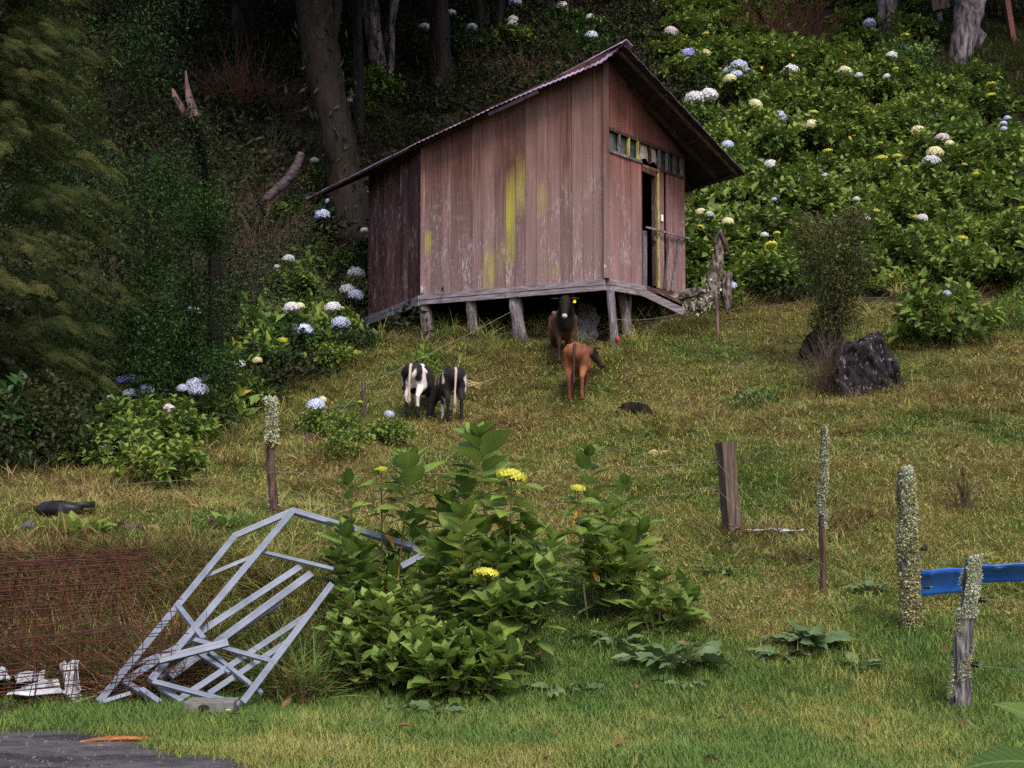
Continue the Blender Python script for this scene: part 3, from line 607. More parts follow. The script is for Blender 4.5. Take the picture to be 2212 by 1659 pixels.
# transom windows: frames, panes, torn curtain
def bar(p, q, w, t_, mat, name='window_frame', off=.03, parent=None, A=C1, B=CR):
    (ua, za), (ub, zb) = onwall(A, B, *p), onwall(A, B, *q); n = normal(A, B)*off
    a = c3(A[:2]+(B-A)[:2]*ua, za)+n; b = c3(A[:2]+(B-A)[:2]*ub, zb)+n; nn = normal(A, B)
    return link(name, MB().beam(a, b, w, t_, up=nn), mat, parent or hut)
topbar = bar((1312, 279), (1474, 343), .06, .05, M['brown_wood'], off=.045); bar((1312, 326), (1382, 351), .055, .05, M['grey_wood'], off=.04); bar((1418, 365), (1474, 386), .05, .05, M['brown_wood'], off=.04)
for x, yt, yb, mt in ((1333, 287, 334, 'grey_wood'), (1353.5, 295, 341, 'yellow_wood'), (1373, 303, 348, 'yellow_wood'), (1400, 315, 355, 'brown_wood'), (1419.5, 320, 364, 'grey_wood'), (1436, 328, 371, 'grey_wood'), (1452, 334, 377, 'grey_wood'), (1467, 340, 383, 'grey_wood')):
    bar((x, yt), (x, yb), .05, .045, M[mt], off=.042)
def pane(x0, x1, yt0, yt1, yb0, yb1, mat, name='pane', off=-.012, th=.006, parent=None):
    n = normal(C1, CR); pts = []
    for (x, y) in ((x0, yb0), (x1, yb1), (x1, yt1), (x0, yt0)): u, z = W(x, y); pts.append(c3(C1[:2]+(CR-C1)[:2]*u, z))
    return link(name, MB().hexa([p+n*(off+th) for p in pts]+[p+n*off for p in pts]), mat, parent or hut)
for x0, x1, yt, yb in ((1314, 1332, 282, 330), (1334.5, 1352.5, 290, 337), (1355, 1372, 298, 343), (1421, 1435, 323, 366), (1437, 1451, 330, 372), (1453, 1466, 336, 378)):
    pane(x0, x1, yt, yt+6, yb-3, yb+3, M['glass'], parent=topbar)
# curtain cloth sagging in the middle opening
for (x0, x1) in ((1381, 1399), (1401.5, 1417)):
    m = MB(); n = normal(C1, CR); V = []
    for j in range(9):
        for i in range(9):
            a, b = i/8, j/8; x = x0+(x1-x0)*a; y = 308+(x-1381)*.4+b*(38-6*math.sin(a*3.1)); u, z = W(x, y); V.append(c3(C1[:2]+(CR-C1)[:2]*u, z)+n*(.0+.05*b*math.sin(a*math.pi)+.012*math.sin(a*17+b*5)))
    F = [(j*9+i, j*9+i+1, j*9+i+10, j*9+i+9) for i in range(8) for j in range(8)]; m.add(V, F); link('curtain', m, M['cloth'], hut, smooth=True)
# doorway: frame, lintel, jamb, half board, latch, switch
bar((1382, 366), (1410, 377), .09, .07, M['brown_wood'], 'door_frame', .035); bar((1382, 358), (1420, 372), .05, .05, M['board_door'], 'door_frame', .05)
bar((1411.5, 376), (1413.5, 618), .045, .09, M['brown_wood'], 'door_frame', .01); bar((1417, 366), (1419, 622), .05, .05, M['yellow_wood'], 'door_frame', .035)
bar((1383.5, 372), (1384, 613), .03, .06, M['brown_wood'], 'door_frame', .0)
pane(1387, 1395, 498, 500, 618, 621, M['grey_wood'], 'half_door_board', .0, .03)
pane(1423.5, 1427, 464, 465, 478, 479, M['white_paint'], 'light_switch', .045, .02); pane(1406.5, 1411, 510, 511, 520, 521, M['grey_wood'], 'door_latch', .06, .02)
bar((1386, 492), (1480, 517), .035, .035, M['grey_wood'], 'door_rail', .11); bar((1439, 512), (1428, 625), .04, .02, M['grey_wood'], 'brace_stick', .08); bar((1460, 516), (1444, 627), .04, .02, M['grey_wood'], 'brace_stick', .08)
# floor beams
def hb(p, q, w, h_, mat, name='floor_beam', zo=0.): # between ground-plan points
    return link(name, MB().beam(c3(p, FZ+zo), c3(q, FZ+zo), w, h_), mat, hut)
nM, nR, nD = normal(C1, C0)[:2], normal(C1, CR)[:2], normal(C0, CL)[:2]
for zo, k, sp in ((-.062, .02, 0.47), (-.168, .0, .52)):
    A, B = C1[:2]+nM*(.04+k*.5), C0[:2]+nM*(.04+k*.5); mid = A+(B-A)*sp; g_ = (B-A)*.002
    hb(A, mid-g_, .09, .098, M['grey_beam'], zo=zo); hb(mid+g_, B, .09, .098, M['grey_beam'], zo=zo-.003)
for zo in (-.062, -.168):
    A, B = C0[:2]+nD*.05, CL2+nD*.05; hb(A, B, .09, .098, M['grey_beam'], zo=zo-.02)
    A, B = C1[:2]+nR*.05, C1[:2]+(CR-C1)[:2]*.46+nR*.05; hb(A, B, .09, .098, M['grey_beam'], zo=zo)
hb(C1[:2]+(CR-C1)[:2]*.46+nR*.03, CR[:2]+nR*.03, .08, .1, M['brown_wood'], zo=-.07)
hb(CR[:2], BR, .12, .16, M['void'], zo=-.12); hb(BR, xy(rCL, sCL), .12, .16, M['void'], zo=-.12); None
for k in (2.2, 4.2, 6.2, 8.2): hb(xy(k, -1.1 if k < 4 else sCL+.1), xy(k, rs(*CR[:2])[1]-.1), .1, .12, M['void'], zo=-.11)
# stilts
def stilt(p0, p1, w, D0, D1=None, mat='grey_wood', bend=0.):
    a = P(*p0, D0); b = P(*p1, D1 or D0); b[2] = min(b[2], h1(b[0], b[1])-.05); mid = (a+b)/2+np.array([bend, 0, 0]); r = w/FPX*D0/2
    link('stilt', MB().tube([a, (a+mid)/2, mid, (mid+b)/2, b], [r*.95, r, r*.93, r*1.05, r*1.15], 9, jit=.09), M[mat], hut, smooth=False)
stilt((860, 676), (866, 742), 21, 32); stilt((917, 656), (927, 745), 27, 30.35, 30.1); stilt((895, 672), (902, 740), 22, 32.2, mat='brown_wood'); stilt((1017, 644), (1024, 738), 25, 29.7)
stilt((1111, 637), (1126, 742), 29, 29.2, 29.0); stilt((1234, 630), (1237, 705), 18, 29.8); stilt((1317, 620), (1331, 752), 18, 28.05, 27.8); stilt((1343, 636), (1356, 730), 21, 28.8, bend=.03)
stilt((1361, 637), (1354, 690), 10, 28.9); stilt((1401, 645), (1405, 705), 22, 30.4, mat='brown_wood'); stilt((806, 695), (806, 745), 17, 34, mat='brown_wood'); stilt((985, 655), (988, 715), 16, 33.5, mat='brown_wood')
for r_, s_ in ((4.5, 1.8), (7, 1.8), (7, -.2)):
    p_ = xy(r_, s_); link('stilt', MB().tube([c3(p_, FZ-.1), c3(p_, h1(*p_)-.1)], .09, 8, jit=.1), M['brown_wood'], hut)
link('tape', MB().tube([P(1332, 724, 27.72), P(1336, 733, 27.7), P(1337, 745, 27.72)], [.02, .035, .012], 5, jit=.4), M['red_cloth'], hut)
# roof: corrugated sheets
def left_len(r): return -SL_*min(1., max(0., (r-rpk)/(rC0-.25-rpk)))
def right_len(r): return RC[1]*min(1., max(0., (r-rpk)/(RC[0]-rpk)))
def sheet(ra, rb, side):
    m = MB(); rsx = np.arange(ra, rb+.011, .0238); ns = 9; V = []
    for r in rsx:
        Ls = left_len(r) if side < 0 else right_len(r)
        for j in range(ns):
            s = Ls*j/(ns-1); x_, y_ = xy(r, side*s); z = roof_z(r, side*s)+.03+.013*math.sin((r-rpk)*2*math.pi/.095)
            edge = (r-rpk)-(s/(-SL_)*(rC0-.25-rpk) if side < 0 else s/RC[1]*(RC[0]-rpk))
            if side < 0: z -= .20*math.exp(-edge/.4)*max(0, (1.5-s)/1.5)*min(1, s/.25)-.05*max(0, 1-(r-rpk)/2.5)
            z += .015*vnoise(np.array([r/1.1]), np.array([s/.9+side*7]), 31)[0]
            V.append([x_, y_, z])
    n_ = len(rsx); F = [(i*ns+j, (i+1)*ns+j, (i+1)*ns+j+1, i*ns+j+1) if side > 0 else (i*ns+j, i*ns+j+1, (i+1)*ns+j+1, (i+1)*ns+j) for i in range(n_-1) for j in range(ns-1)]
    m.add(V, F); o = link('roof_sheet', m, M['zinc'], hut, smooth=True); o.data.materials.append(M['zinc_under'])
    md = o.modifiers.new('thickness', 'SOLIDIFY'); md.thickness = .006; md.offset = -1; md.material_offset = 1; md.material_offset_rim = 0
    me = o.data; nrm = me.polygons[len(me.polygons)//2].normal
    if nrm.z < 0: me.flip_normals()
for side in (-1, 1):
    r = rpk+.03
    while r < RL: sheet(r, min(r+.80, RL), side); r += .80
# ridge cap
rp = lambda r, s=0, dz=0: np.array([*xy(r, s), roof_z(r, s)+.05+dz])
m = MB(); V = []
for r in (rpk-.05, rpk+3, RL):
    lift = .05*max(0, 1-(r-rpk)/2.5); V += [rp(r, -.14, lift), rp(r, 0, lift+.03), rp(r, .14, lift)]
m.add(V, [(0, 1, 4, 3), (1, 2, 5, 4), (3, 4, 7, 6), (4, 5, 8, 7)]); o = link('ridge_cap', m, M['sheet'] if False else M['zinc'], hut); o.modifiers.new('thickness', 'SOLIDIFY').thickness = .01
# rafters, purlins, fascia
def rb(a, b, w, h_, dz=-.06, mat='dark_beam', name='rafter'):
    A = rp(*a, dz); B = rp(*b, dz); link(name, MB().beam(A, B, w, h_), M[mat], hut)
rb((rpk+.22, .02), (RC[0]+.15, RC[1]-.1), .05, .11); rb((rpk+.85, .05), (RC[0]+.75, RC[1]-.15), .06, .12, -.08); rb((rpk+1.6, .3), (RC[0]+1.8, RC[1]-.1), .06, .12, -.08)
for k in (3.2, 4.8, 6.4, 8.): rb((k, .0), (k, RC[1]-.1), .06, .12, -.08); rb((k+1.2, 0), (k+1.2, SL_+.1), .06, .12, -.08)
for s_ in (1.2, 2.3, 3.3): rb((rpk+.1+s_/RC[1]*(RC[0]-rpk), s_), (RL-.1, s_), .05, .05, -.03, name='purlin')
rb((rpk+.22, -.02), (rC0-.02, SL_+.08), .03, .10, -.055, name='fascia_board'); rb((rC0+.1, SL_+.04), (RL-.05, SL_+.04), .05, .05, -.06, name='purlin')
A = rp(rpk+.55+.9, -.99, -.20); B = rp(rpk+2.3, -1.62, -.20)
link('fascia_board', MB().beam(A+c3(nM*.14, 0), B+c3(nM*.14, 0), .03, .07), M['zinc_under'], hut)

# ramp planks, bark slab, log and stake beside the hut
def line_thing(name, a, b, w, h_, mat, label, cat, up=(0, 0, 1)):
    a, b = np.asarray(a), np.asarray(b); return link(name, MB().beam(a, b, w, h_, up=up, tint=.5), mat, loc=(a+b)/2, label=label, cat=cat)
line_thing('ramp_plank', P(1398, 620, 28.75), P(1502, 668, 28.5), .20, .05, M['brown_wood'], 'dark brown plank sloping down from the hut doorway', 'plank')
line_thing('ramp_plank', P(1386, 630, 28.55), P(1480, 675, 28.25), .12, .13, M['grey_beam'], 'thick grey plank below the brown one, sloping from the hut threshold', 'plank')
def wobbly(name, pts, rad, mat, label, cat, n=10, jit=.12, squash=1., smooth=False, **kw):
    pts = np.array(pts); k = 4; u = np.linspace(0, len(pts)-1, (len(pts)-1)*k+1)
    Q = np.stack([np.interp(u, range(len(pts)), pts[:, i]) for i in range(3)], 1)
    for _ in range(2): Q[1:-1] = (Q[:-2]+2*Q[1:-1]+Q[2:])/4
    r = np.interp(u, range(len(pts)), rad)*(1+jit*(rng.random(len(u))-.5))
    m = MB().tube(Q, r, n, jit=jit, squash=squash); base = Q[np.argmin(Q[:, 2])]
    return link(name, m, mat, loc=base, smooth=smooth, label=label, cat=cat, **kw)
M['bark_slab'] = simple_mat('shaggy_brown_bark', (.03, .02, .018), (.24, .20, .18), 3.5, stretch=(4, 4, 2), bump=1., bd=.04, lo=.42, hi=.7)
wobbly('log', [P(1446, 645, 28.7), P(1490, 634, 28.9), P(1530, 624, 29.1)], [.07, .10, .07], M['bark_slab'], 'lichen-covered grey log lying behind the sloping planks', 'log')
bs = wobbly('bark_slab', [P(1478, 655, 28.4), P(1505, 666, 28.4), P(1530, 652, 28.4), P(1543, 605, 28.4), P(1551, 560, 28.4), P(1553, 520, 28.4), P(1555, 494, 28.4)], [.05, .13, .15, .15, .12, .09, .03], M['bark_slab'], 'curved shaggy slab of bark hooked upwards beside the hut', 'driftwood', n=12, jit=.16)
m = MB(); m.tube([P(1566, 590, 28.45), P(1570, 640, 28.45), P(1574, 678, 28.45)], [.12, .11, .03], 8, jit=.25); link('hanging_bark', m, M['bark_slab'], bs)
m = MB(); m.tube([P(1556, 500, 28.3), P(1566, 525, 28.3), P(1578, 553, 28.3)], [.03, .045, .012], 6, jit=.2); link('splinter', m, M['dark_beam'], bs)
def lichen_on(m, pts, n, size, down=.3, tm=LF_S):
    k = rng.integers(0, len(pts), n); O = pts[k]; v = runit(n); v[:, 2] -= down; v /= np.linalg.norm(v, axis=1)[:, None]
    m.inst(tm, frames(v, rng.random(n)*6.28)*(size*(.4+rng.random(n)))[:, None, None], O, rng.random(n))
m = MB(); V = bs.data.vertices; pts = np.array([v.co[:] for v in V])+org(bs); low = pts[pts[:, 2] < P(1540, 600, 28.4)[2]]
lichen_on(m, low, 260, .07, 1.5); link('lichen', m, M['lichen'], bs, kind='stuff')
stk = ground(1552, 740); link('stake', MB().tube([stk-[0, 0, .1], P(1550, 690, stk[1]), P(1547, 640, stk[1])], [.03, .03, .035], 7, jit=.15), M['snag'], loc=stk, label='thin pale stake standing under the bark slab', cat='stake')
sp = ground(1268, 738); wobbly('tree_stump', [sp+[-.1, 0, -.1], sp+[0, .1, .35], P(1268, 690, sp[1]+.6), P(1262, 660, sp[1]+.8)], [.28, .22, .2, .13], M['old_post'], 'pale gnarled stump in the dark beneath the hut floor', 'stump', jit=.35, n=12)
# ------------------------------------------------------------------ forest: undergrowth, trees
def clump(n, r, h, L, tm, mat, name='clump'):
    m = MB(); O = rng.normal(size=(n, 3))*np.array([r*.5, r*.5, 0]); O[:, 2] = h*rng.random(n)**.8*np.exp(-(O[:, 0]**2+O[:, 1]**2)/(r*r))
    v = runit(n)+np.array([0, -.2, .25]); m.inst(tm, frames(v, rng.normal(size=n))*(L*(.5+rng.random(n)))[:, None, None], O, rng.random(n)); return mesh_of(m, mat, name)
def fern_mesh(L=.8, nf=7, mat=None):
    m = MB()
    for f in range(nf):
        a = f*6.283/nf+rng.random(); d = np.array([math.cos(a), math.sin(a), 0]); sd = np.array([-d[1], d[0], 0]); l = L*(.7+.5*rng.random()); prev = None
        for k in range(1, 11):
            u = k/10; c = d*l*u+np.array([0, 0, l*(.75*u-.75*u*u)]); w = l*.2*(1-u)**.7+.01; q = l*.035; b = c-d*l*.1
            for s in (-1, 1): m.add([c-d*q, c+d*q, c+sd*s*w-d*q*.2+np.array([0, 0, -.02]), ], [(0, 1, 2)], .2+.7*rng.random())
            m.add([b-sd*.004, b+sd*.004, c+sd*.004, c-sd*.004], [(0, 1, 2, 3)], .4)
    return mesh_of(m, mat or M['fern'], 'fern')
def twigs(m, base, n, h, spread_, r0=.008, sub=3, tint=.5, lean=(0, 0, 0)):
    for i in range(n):
        a = rng.random()*6.283; d = np.array([math.cos(a)*spread_*rng.random(), math.sin(a)*spread_*rng.random(), 1.])+lean; d /= np.linalg.norm(d); p = np.array(base, float)+rng.normal(size=3)*[.05, .05, 0]; l = h*(.5+.6*rng.random())
        pts = [p]
        for k in range(4): d = d+rng.normal(size=3)*.14; d /= np.linalg.norm(d); pts.append(pts[-1]+d*l/4)
        m.tube(pts, np.linspace(r0, r0*.35, 5), 4, False, tint)
        for k in range(sub):
            j = rng.integers(1, 4); e = d+rng.normal(size=3)*.5; e /= np.linalg.norm(e); q = pts[j]; m.tube([q, q+e*l*.18, q+(e+[0, 0, .2])*l*.33], [r0*.5, r0*.35, r0*.2], 3, False, tint)
uk = [clump(150, .62, .55, .11, LF_S, M['under']) for _ in range(4)]+[clump(90, .7, .5, .17, LF_THIN, M['under']) for _ in range(2)]
bk = [clump(120, .6, .35, .11, LF_THIN, M['under_b'], 'litter') for _ in range(2)]
tk = []
for _ in range(2):
    m = MB(); twigs(m, (0, 0, 0), 16, 1.0, 1.6, .008, 3, .5); tk.append(mesh_of(m, M['twig'], 'brush'))
wildf = lambda x, y, a, b: ~((y > 27.5) & (y < 37.5) & (x > -3.6+(y-34)*-.2) & (x < 3.6-(y-30)*.4) & (y > 28-.62*(x-1.8)) & (y > 28+.9*(x-1.8))) & ~inpoly(a, b, MEADOW) & ~inpoly(a, b, UPGRASS) & (y > 19.5)
p = spread(9000, -20, 24, 20, 62, lambda x, y, a, b: wildf(x, y, a, b) & ~inpoly(a, b, RIGHTSLOPE) & ~inpoly(a, b, LEFTBAND)); scatter('undergrowth', uk, p, rr(len(p), .3), .6+.9*rng.random(len(p)), 'dark tangled undergrowth covering the forest floor')
gk = [clump(90, .6, .5, .22, LF_S, M['hyd_far']) for _ in range(3)]+[clump(110, .6, .35, .12, LF_THIN, M['weed'])]
p = spread(9000, -20, 24, 20, 62, lambda x, y, a, b: wildf(x, y, a, b) & ((inpoly(a, b, RIGHTSLOPE) & (vnoise(x/1.2, y/1.2, 15) > -.05)) | inpoly(a, b, LEFTBAND))); scatter('low_undergrowth', gk, p, rr(len(p), .3), .6+.6*rng.random(len(p)), 'low green growth between the hydrangeas on the right slope')
p = spread(3000, -20, 16, 24, 60, lambda x, y, a, b: wildf(x, y, a, b) & ~inpoly(a, b, RIGHTSLOPE) & (vnoise(x/3, y/3, 77) > .02)); scatter('leaf_litter', bk, p, rr(len(p), .3), .7+.7*rng.random(len(p)), 'brown dead leaves and litter lying among the trees')
p = spread(1300, -20, 16, 24, 56, lambda x, y, a, b: wildf(x, y, a, b) & ~inpoly(a, b, RIGHTSLOPE) & (vnoise(x/3, y/3, 78) > .05)); scatter('brushwood', tk, p, rr(len(p), .6), .6+.8*rng.random(len(p)), 'dry twigs and brushwood tangled on the wooded slope')
fk = [fern_mesh() for _ in range(3)]
p = spread(900, -16, 10, 21, 50, lambda x, y, a, b: wildf(x, y, a, b) & (vnoise(x/2, y/2, 55) > .1)); scatter('ferns', fk, p, rr(len(p), .3), .6+.8*rng.random(len(p)), 'ferns growing through the undergrowth on the wooded slope')

def crown_mesh(R, Hh, n, L, mat, seed=0):
    m = MB(); k = 16; C = runit(k)*(.35+.5*rng.random((k, 1)))*np.array([R, R, Hh]); ci = rng.integers(0, k, n)
    O = C[ci]+runit(n)*(.25+.28*rng.random((n, 1)))*np.array([R, R, Hh])*.8; v = runit(n)+np.array([0, 0, -.2])
    m.inst(LF_S, frames(v, rng.random(n)*6)*(L*(.6+.8*rng.random(n)))[:, None, None], O, rng.random(n)); return mesh_of(m, mat, 'crown')
CROWNS = [crown_mesh(5.6, 2.8, 11000, .48, M['canopy']) for _ in range(2)]  # crowns out of view above, made wide and dense to darken the woods
def tree(px_path, widths, mat, label, crown=True, fork=None, top=8., limbs=3, vines=0, name='forest_tree', hang=0):
    b = ground(*px_path[0]); D = b[1]; pts = [b-[0, 0, .3]]+[P(x, y, D) for x, y in px_path[1:]]; rad = [w/FPX*D/2 for w in widths]; rad = [rad[0]*1.25]+rad[1:]
    last = pts[-1]; d = (pts[-1]-pts[-2]); d /= np.linalg.norm(d)
    while pts[-1][2] < b[2]+top: pts.append(pts[-1]+(d*.5+np.array([0, 0, .5]))*2.2+rng.normal(size=3)*.12); rad.append(rad[-1]*.88)
    root = empty(name, b, label=label, cat='tree', group='trees on the wooded slope')
    Q = np.array(pts); u = np.linspace(0, len(Q)-1, (len(Q)-1)*6+1); QQ = np.stack([np.interp(u, range(len(Q)), Q[:, i]) for i in range(3)], 1); QQ[1:-1] = (QQ[:-2]+2*QQ[1:-1]+QQ[2:])/4
    r_ = np.interp(u, range(len(Q)), rad)*(1+.10*rng.random(len(u))); m = MB().tube(QQ, r_, 14, jit=.10); link('trunk', m, M[mat], root, smooth=True)
    if fork:
        fp = [P(x, y, D+.15) for x, y in fork[0]]; m = MB().tube(fp, [w/FPX*D/2 for w in fork[1]], 9, jit=.12); link('limb', m, M[mat], root, smooth=True)
    for i in range(limbs):
        k = int(len(QQ)*(.62+.33*rng.random())); a = rng.random()*6.28; e = np.array([math.cos(a), math.sin(a), .6]); q = QQ[min(k, len(QQ)-1)]
        if q[2] < b[2]+3.5: continue
        link('limb', MB().tube([q, q+e*1.2, q+e*2.4+[0, 0, .5], q+e*3.6+[0, 0, .9]], [rad[-1]*.6, rad[-1]*.45, rad[-1]*.3, .02], 7, jit=.1), M[mat], root)
    if vines:
        m = MB(); n = vines; k = rng.integers(0, len(QQ), n); O = QQ[k]+np.stack([rng.normal(size=n)*rad[0]*.6, -np.abs(r_[k])*.9, rng.random(n)*.5], 1); v = runit(n)*.6; v[:, 2] -= .7
        m.inst(LF_THIN, frames(v, rng.normal(size=n))*(.14+.2*rng.random(n))[:, None, None], O, rng.random(n)); link('climber', m, M['under'], root, kind='stuff')
    if crown:
        o = share('crown', CROWNS[rng.integers(0, 2)], root, Matrix.Translation(Vector(QQ[-1]-b))@Matrix.Rotation(rng.random()*6, 4, 'Z')); o['kind'] = 'thing'
    return root
tree([(765, 520), (738, 350), (708, 200), (683, 60), (672, -120)], [90, 74, 74, 78, 80], 'bark_red', 'thick leaning reddish brown tree trunk left of the hut roof', vines=300, fork=([(700, 160), (722, 60), (735, -80)], [30, 26, 24]))
tree([(527, 110), (522, 0), (520, -200)], [44, 38, 36], 'bark', 'straight dark tree trunk, the leftmost standing trunk', vines=60)
tree([(822, 190), (812, 100), (800, 20), (790, -100)], [36, 32, 36, 34], 'bark_grey', 'forked grey tree trunk patched with pale lichen', fork=([(822, 120), (845, 50), (866, -60)], [18, 17, 16]), vines=80)
tree([(776, 300), (774, 120), (768, -80)], [24, 20, 20], 'bark', 'thin dark trunk just left of the forked grey one', vines=60)
tree([(842, 200), (846, 90), (850, -60)], [15, 13, 13], 'bark_grey', 'slender lichen-spotted trunk just right of the forked grey one', crown=False)
tree([(955, 200), (950, 90), (945, -100)], [52, 46, 44], 'bark', 'thick black tree trunk above the middle of the hut roof', vines=80)
tree([(1042, 100), (1036, 40), (1028, -100)], [30, 25, 24], 'bark', 'dark trunk, left one of the pair above the hut roof')
tree([(1070, 92), (1078, 40), (1088, -100)], [22, 19, 18], 'bark', 'dark trunk, right one of the pair above the hut roof')
tree([(1920, 90), (1917, 20), (1915, -120)], [50, 46, 45], 'bark_grey', 'pale lichen-spotted trunk rising out of the tallest hydrangea', vines=60)
tree([(2068, 135), (2085, 70), (2098, 0), (2100, -150)], [36, 52, 68, 66], 'bark_grey', 'big pale grey tree trunk with flaring roots at the upper right', fork=([(2088, 60), (2118, 80), (2110, 112)], [40, 26, 12]))
for px, py, s in ((620, 60, 1), (1180, 30, 1), (1330, 15, 1), (1500, 20, 1), (1760, 10, 1), (380, 60, 1.), (2190, 40, 1.)):
    tree([(px, py), (px+8, py-80)], [24, 20], 'bark', {620: 'dim dark trunk between the leftmost trunk and the leaning one', 1180: 'dim trunk in the shade above the hut roof, right of the pair', 1330: 'dim trunk in the shade directly above the roof peak', 1500: 'dim trunk in the dark woods right of the roof peak', 1760: 'dim trunk in the dark woods above the dead brush', 380: 'dim trunk behind the dark small-leaved tree', 2190: 'dim trunk in the darkness behind the red post'}[px])
b = ground(2190, 98); line_thing('wooden_post', b-[0, 0, .1], P(2174, 2, b[1]), .26, .16, M['board_door'], 'slanting red painted post at the upper right corner', 'post')
b = ground(2032, 66); line_thing('wooden_post', b-[0, 0, .1], P(2027, 18, b[1]), .17, .17, M['grey_wood'], 'short pale grey post beside the big pale trunk', 'post')
b = ground(2032, 66); line_thing('wooden_board', P(2012, 8, b[1]-.2), P(2048, 0, b[1]-.2), .05, .5, M['snag'], 'pinkish board resting across the short grey post', 'board')
b = ground(570, 440); wobbly('fallen_log', [P(568, 438, b[1]-.3), P(592, 415, b[1]-.3), P(620, 392, b[1]-.3), P(640, 362, b[1]-.3), P(651, 330, b[1]-.3)], [.11, .13, .14, .13, .09], M['bark_ring'], 'curved pinkish grey banded trunk lying in the dark left of the hut', 'fallen trunk', jit=.06, n=12, smooth=True)
b = P(470, 640, 26.6); b[2] = h1(b[0], b[1]); sn = empty('dead_snag', b, label='broken dead trunk with a pinkish splintered tip beside the dark small-leaved tree', cat='dead trunk')
link('trunk', MB().tube([b-[0, 0, .2], P(462, 540, 26), P(450, 400, 25.4), P(432, 300, 25), P(414, 238, 24.6)], [.16, .12, .10, .09, .07], 9, jit=.15), M['bark'], sn)
m = MB(); n = 2600; u = rng.random(n); k = np.array([b, P(462, 540, 26), P(450, 400, 25.4), P(432, 300, 25), P(418, 245, 24.6)]); O = np.stack([np.interp(u*4, range(5), k[:, i]) for i in range(3)], 1)+rng.normal(size=(n, 3))*.11; v = runit(n); v[:, 2] -= .5
m.inst(LF_THIN, frames(v, rng.random(n)*6)*(.05+.08*rng.random(n))[:, None, None], O, rng.random(n)); link('climber', m, M['under'], sn, kind='stuff')
link('splinter', MB().tube([P(420, 252, 24.6), P(409, 215, 24.55), P(404, 185, 24.5), P(401, 152, 24.5)], [.075, .065, .035, .012], 7, jit=.25), M['snag'], sn)
link('splinter', MB().tube([P(400, 250, 24.6), P(388, 225, 24.5), P(378, 208, 24.4), P(373, 192, 24.4)], [.06, .065, .05, .015], 7, jit=.25), M['snag'], sn)
# dead brush
def brush(px, py, n, h, sp, mat, label, lift=0, r0=.012):
    b = ground(px, py, lift); m = MB(); twigs(m, (0, 0, 0), n, h, sp, r0, 5); m.V = [v+b for v in m.V]; return link('dead_brush', m, M[mat], loc=b, label=label, cat='dead brush')
brush(1690, 118, 60, 2.6, 1.6, 'twig_red', 'dark reddish brushwood heap below the dark woods at the top right')
brush(1740, 120, 40, 2.2, 1.8, 'twig_red', 'smaller reddish brushwood beside the bigger heap at the top right')
brush(520, 250, 70, 2.4, 1.8, 'twig_red', 'tangle of reddish dead branches right of the broken snag')
brush(560, 560, 60, 1.8, 2.2, 'twig', 'tangle of grey dead branches left of the hut')
brush(1790, 860, 60, 1.2, .75, 'twig', 'brown leafless stems growing against the left side of the charred stump', r0=.007)
brush(2083, 1108, 16, .55, .35, 'twig', 'small dead brown stalks standing in the pasture at the right', r0=.007)

# left cypress: trunk, boughs
def spray_tm():
    m = MB()
    for k in range(10):
        u = (k+1)/10; c = np.array([0, u, -.22*u*u])
        for s in (-1, 1):
            l = .36*(1-u*.75); d = np.array([s*.75, .62, -.10]); d /= np.linalg.norm(d)
            for j in range(3):
                v = (j+.6)/3; q = c+d*l*v+np.array([0, 0, -.12*l*v*v]); w = .07
                for s2 in (-1, 1):
                    e = d*.7+s2*np.array([-d[1], d[0], 0])*.7+rng.normal(size=3)*.15; t_ = l*.30; n_ = np.cross(e, [0, 0, 1]); n_ /= np.linalg.norm(n_)+1e-6
                    m.add([q, q+e*t_*.6+n_*w*.22, q+e*t_], [(0, 1, 2)])
            e = np.cross(d, [0, 0, 1]); m.add([c-e*.006, c+e*.006, c+d*l], [(0, 1, 2)])
    return m.tm()
SPR = spray_tm()
cb = np.array([-7.6, 20.6, h1(-7.6, 20.6)])
cyp = empty('cypress_tree', cb, label='tall feathery olive green cypress filling the left edge', cat='tree')
link('trunk', MB().tube([cb-[0, 0, .3], cb+[0, 0, 4], cb+[.1, 0, 9]], [.3, .22, .1], 10, jit=.08), M['bark'], cyp)
OO, VVs, SS, TT = [], [], [], []
for k in range(450):                                   # boughs: sprays fan out along a drooping limb, lighter towards the tips
    h_ = .2+8.6*rng.random()**.92; a = rng.random()*6.283; Rr = float(np.interp(h_, [0, .4, 1, 2, 3, 4, 5, 6, 7, 8, 9], [1.2, 1.5, 1.95, 2.35, 2.7, 2.4, 2.05, 1.95, 1.7, 1.2, .8]))*(.78+.27*rng.random()); o_ = np.array([math.cos(a), math.sin(a), 0]); sd_ = np.array([-o_[1], o_[0], 0]); tb_ = rng.random()
    rise = .35*rng.random()
    for j in range(24):
        u = .32+.68*(j+.5)/24; q = cb+[0, 0, h_]+o_*Rr*u+np.array([0, 0, rise*u-.55*u*u*(.4+.5*tb_)])+rng.normal(size=3)*.05; lat = (1 if j % 2 else -1)*(.75-.45*u)
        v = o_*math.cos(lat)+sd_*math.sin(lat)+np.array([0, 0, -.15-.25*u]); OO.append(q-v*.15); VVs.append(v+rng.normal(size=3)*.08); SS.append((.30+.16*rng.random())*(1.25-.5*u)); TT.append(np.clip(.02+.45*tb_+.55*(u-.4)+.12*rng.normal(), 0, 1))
m = MB(); m.inst(SPR, frames(np.array(VVs), rng.normal(size=len(OO))*.35)*np.array(SS)[:, None, None], np.array(OO), np.array(TT)); link('crown', m, M['cypress'], cyp)
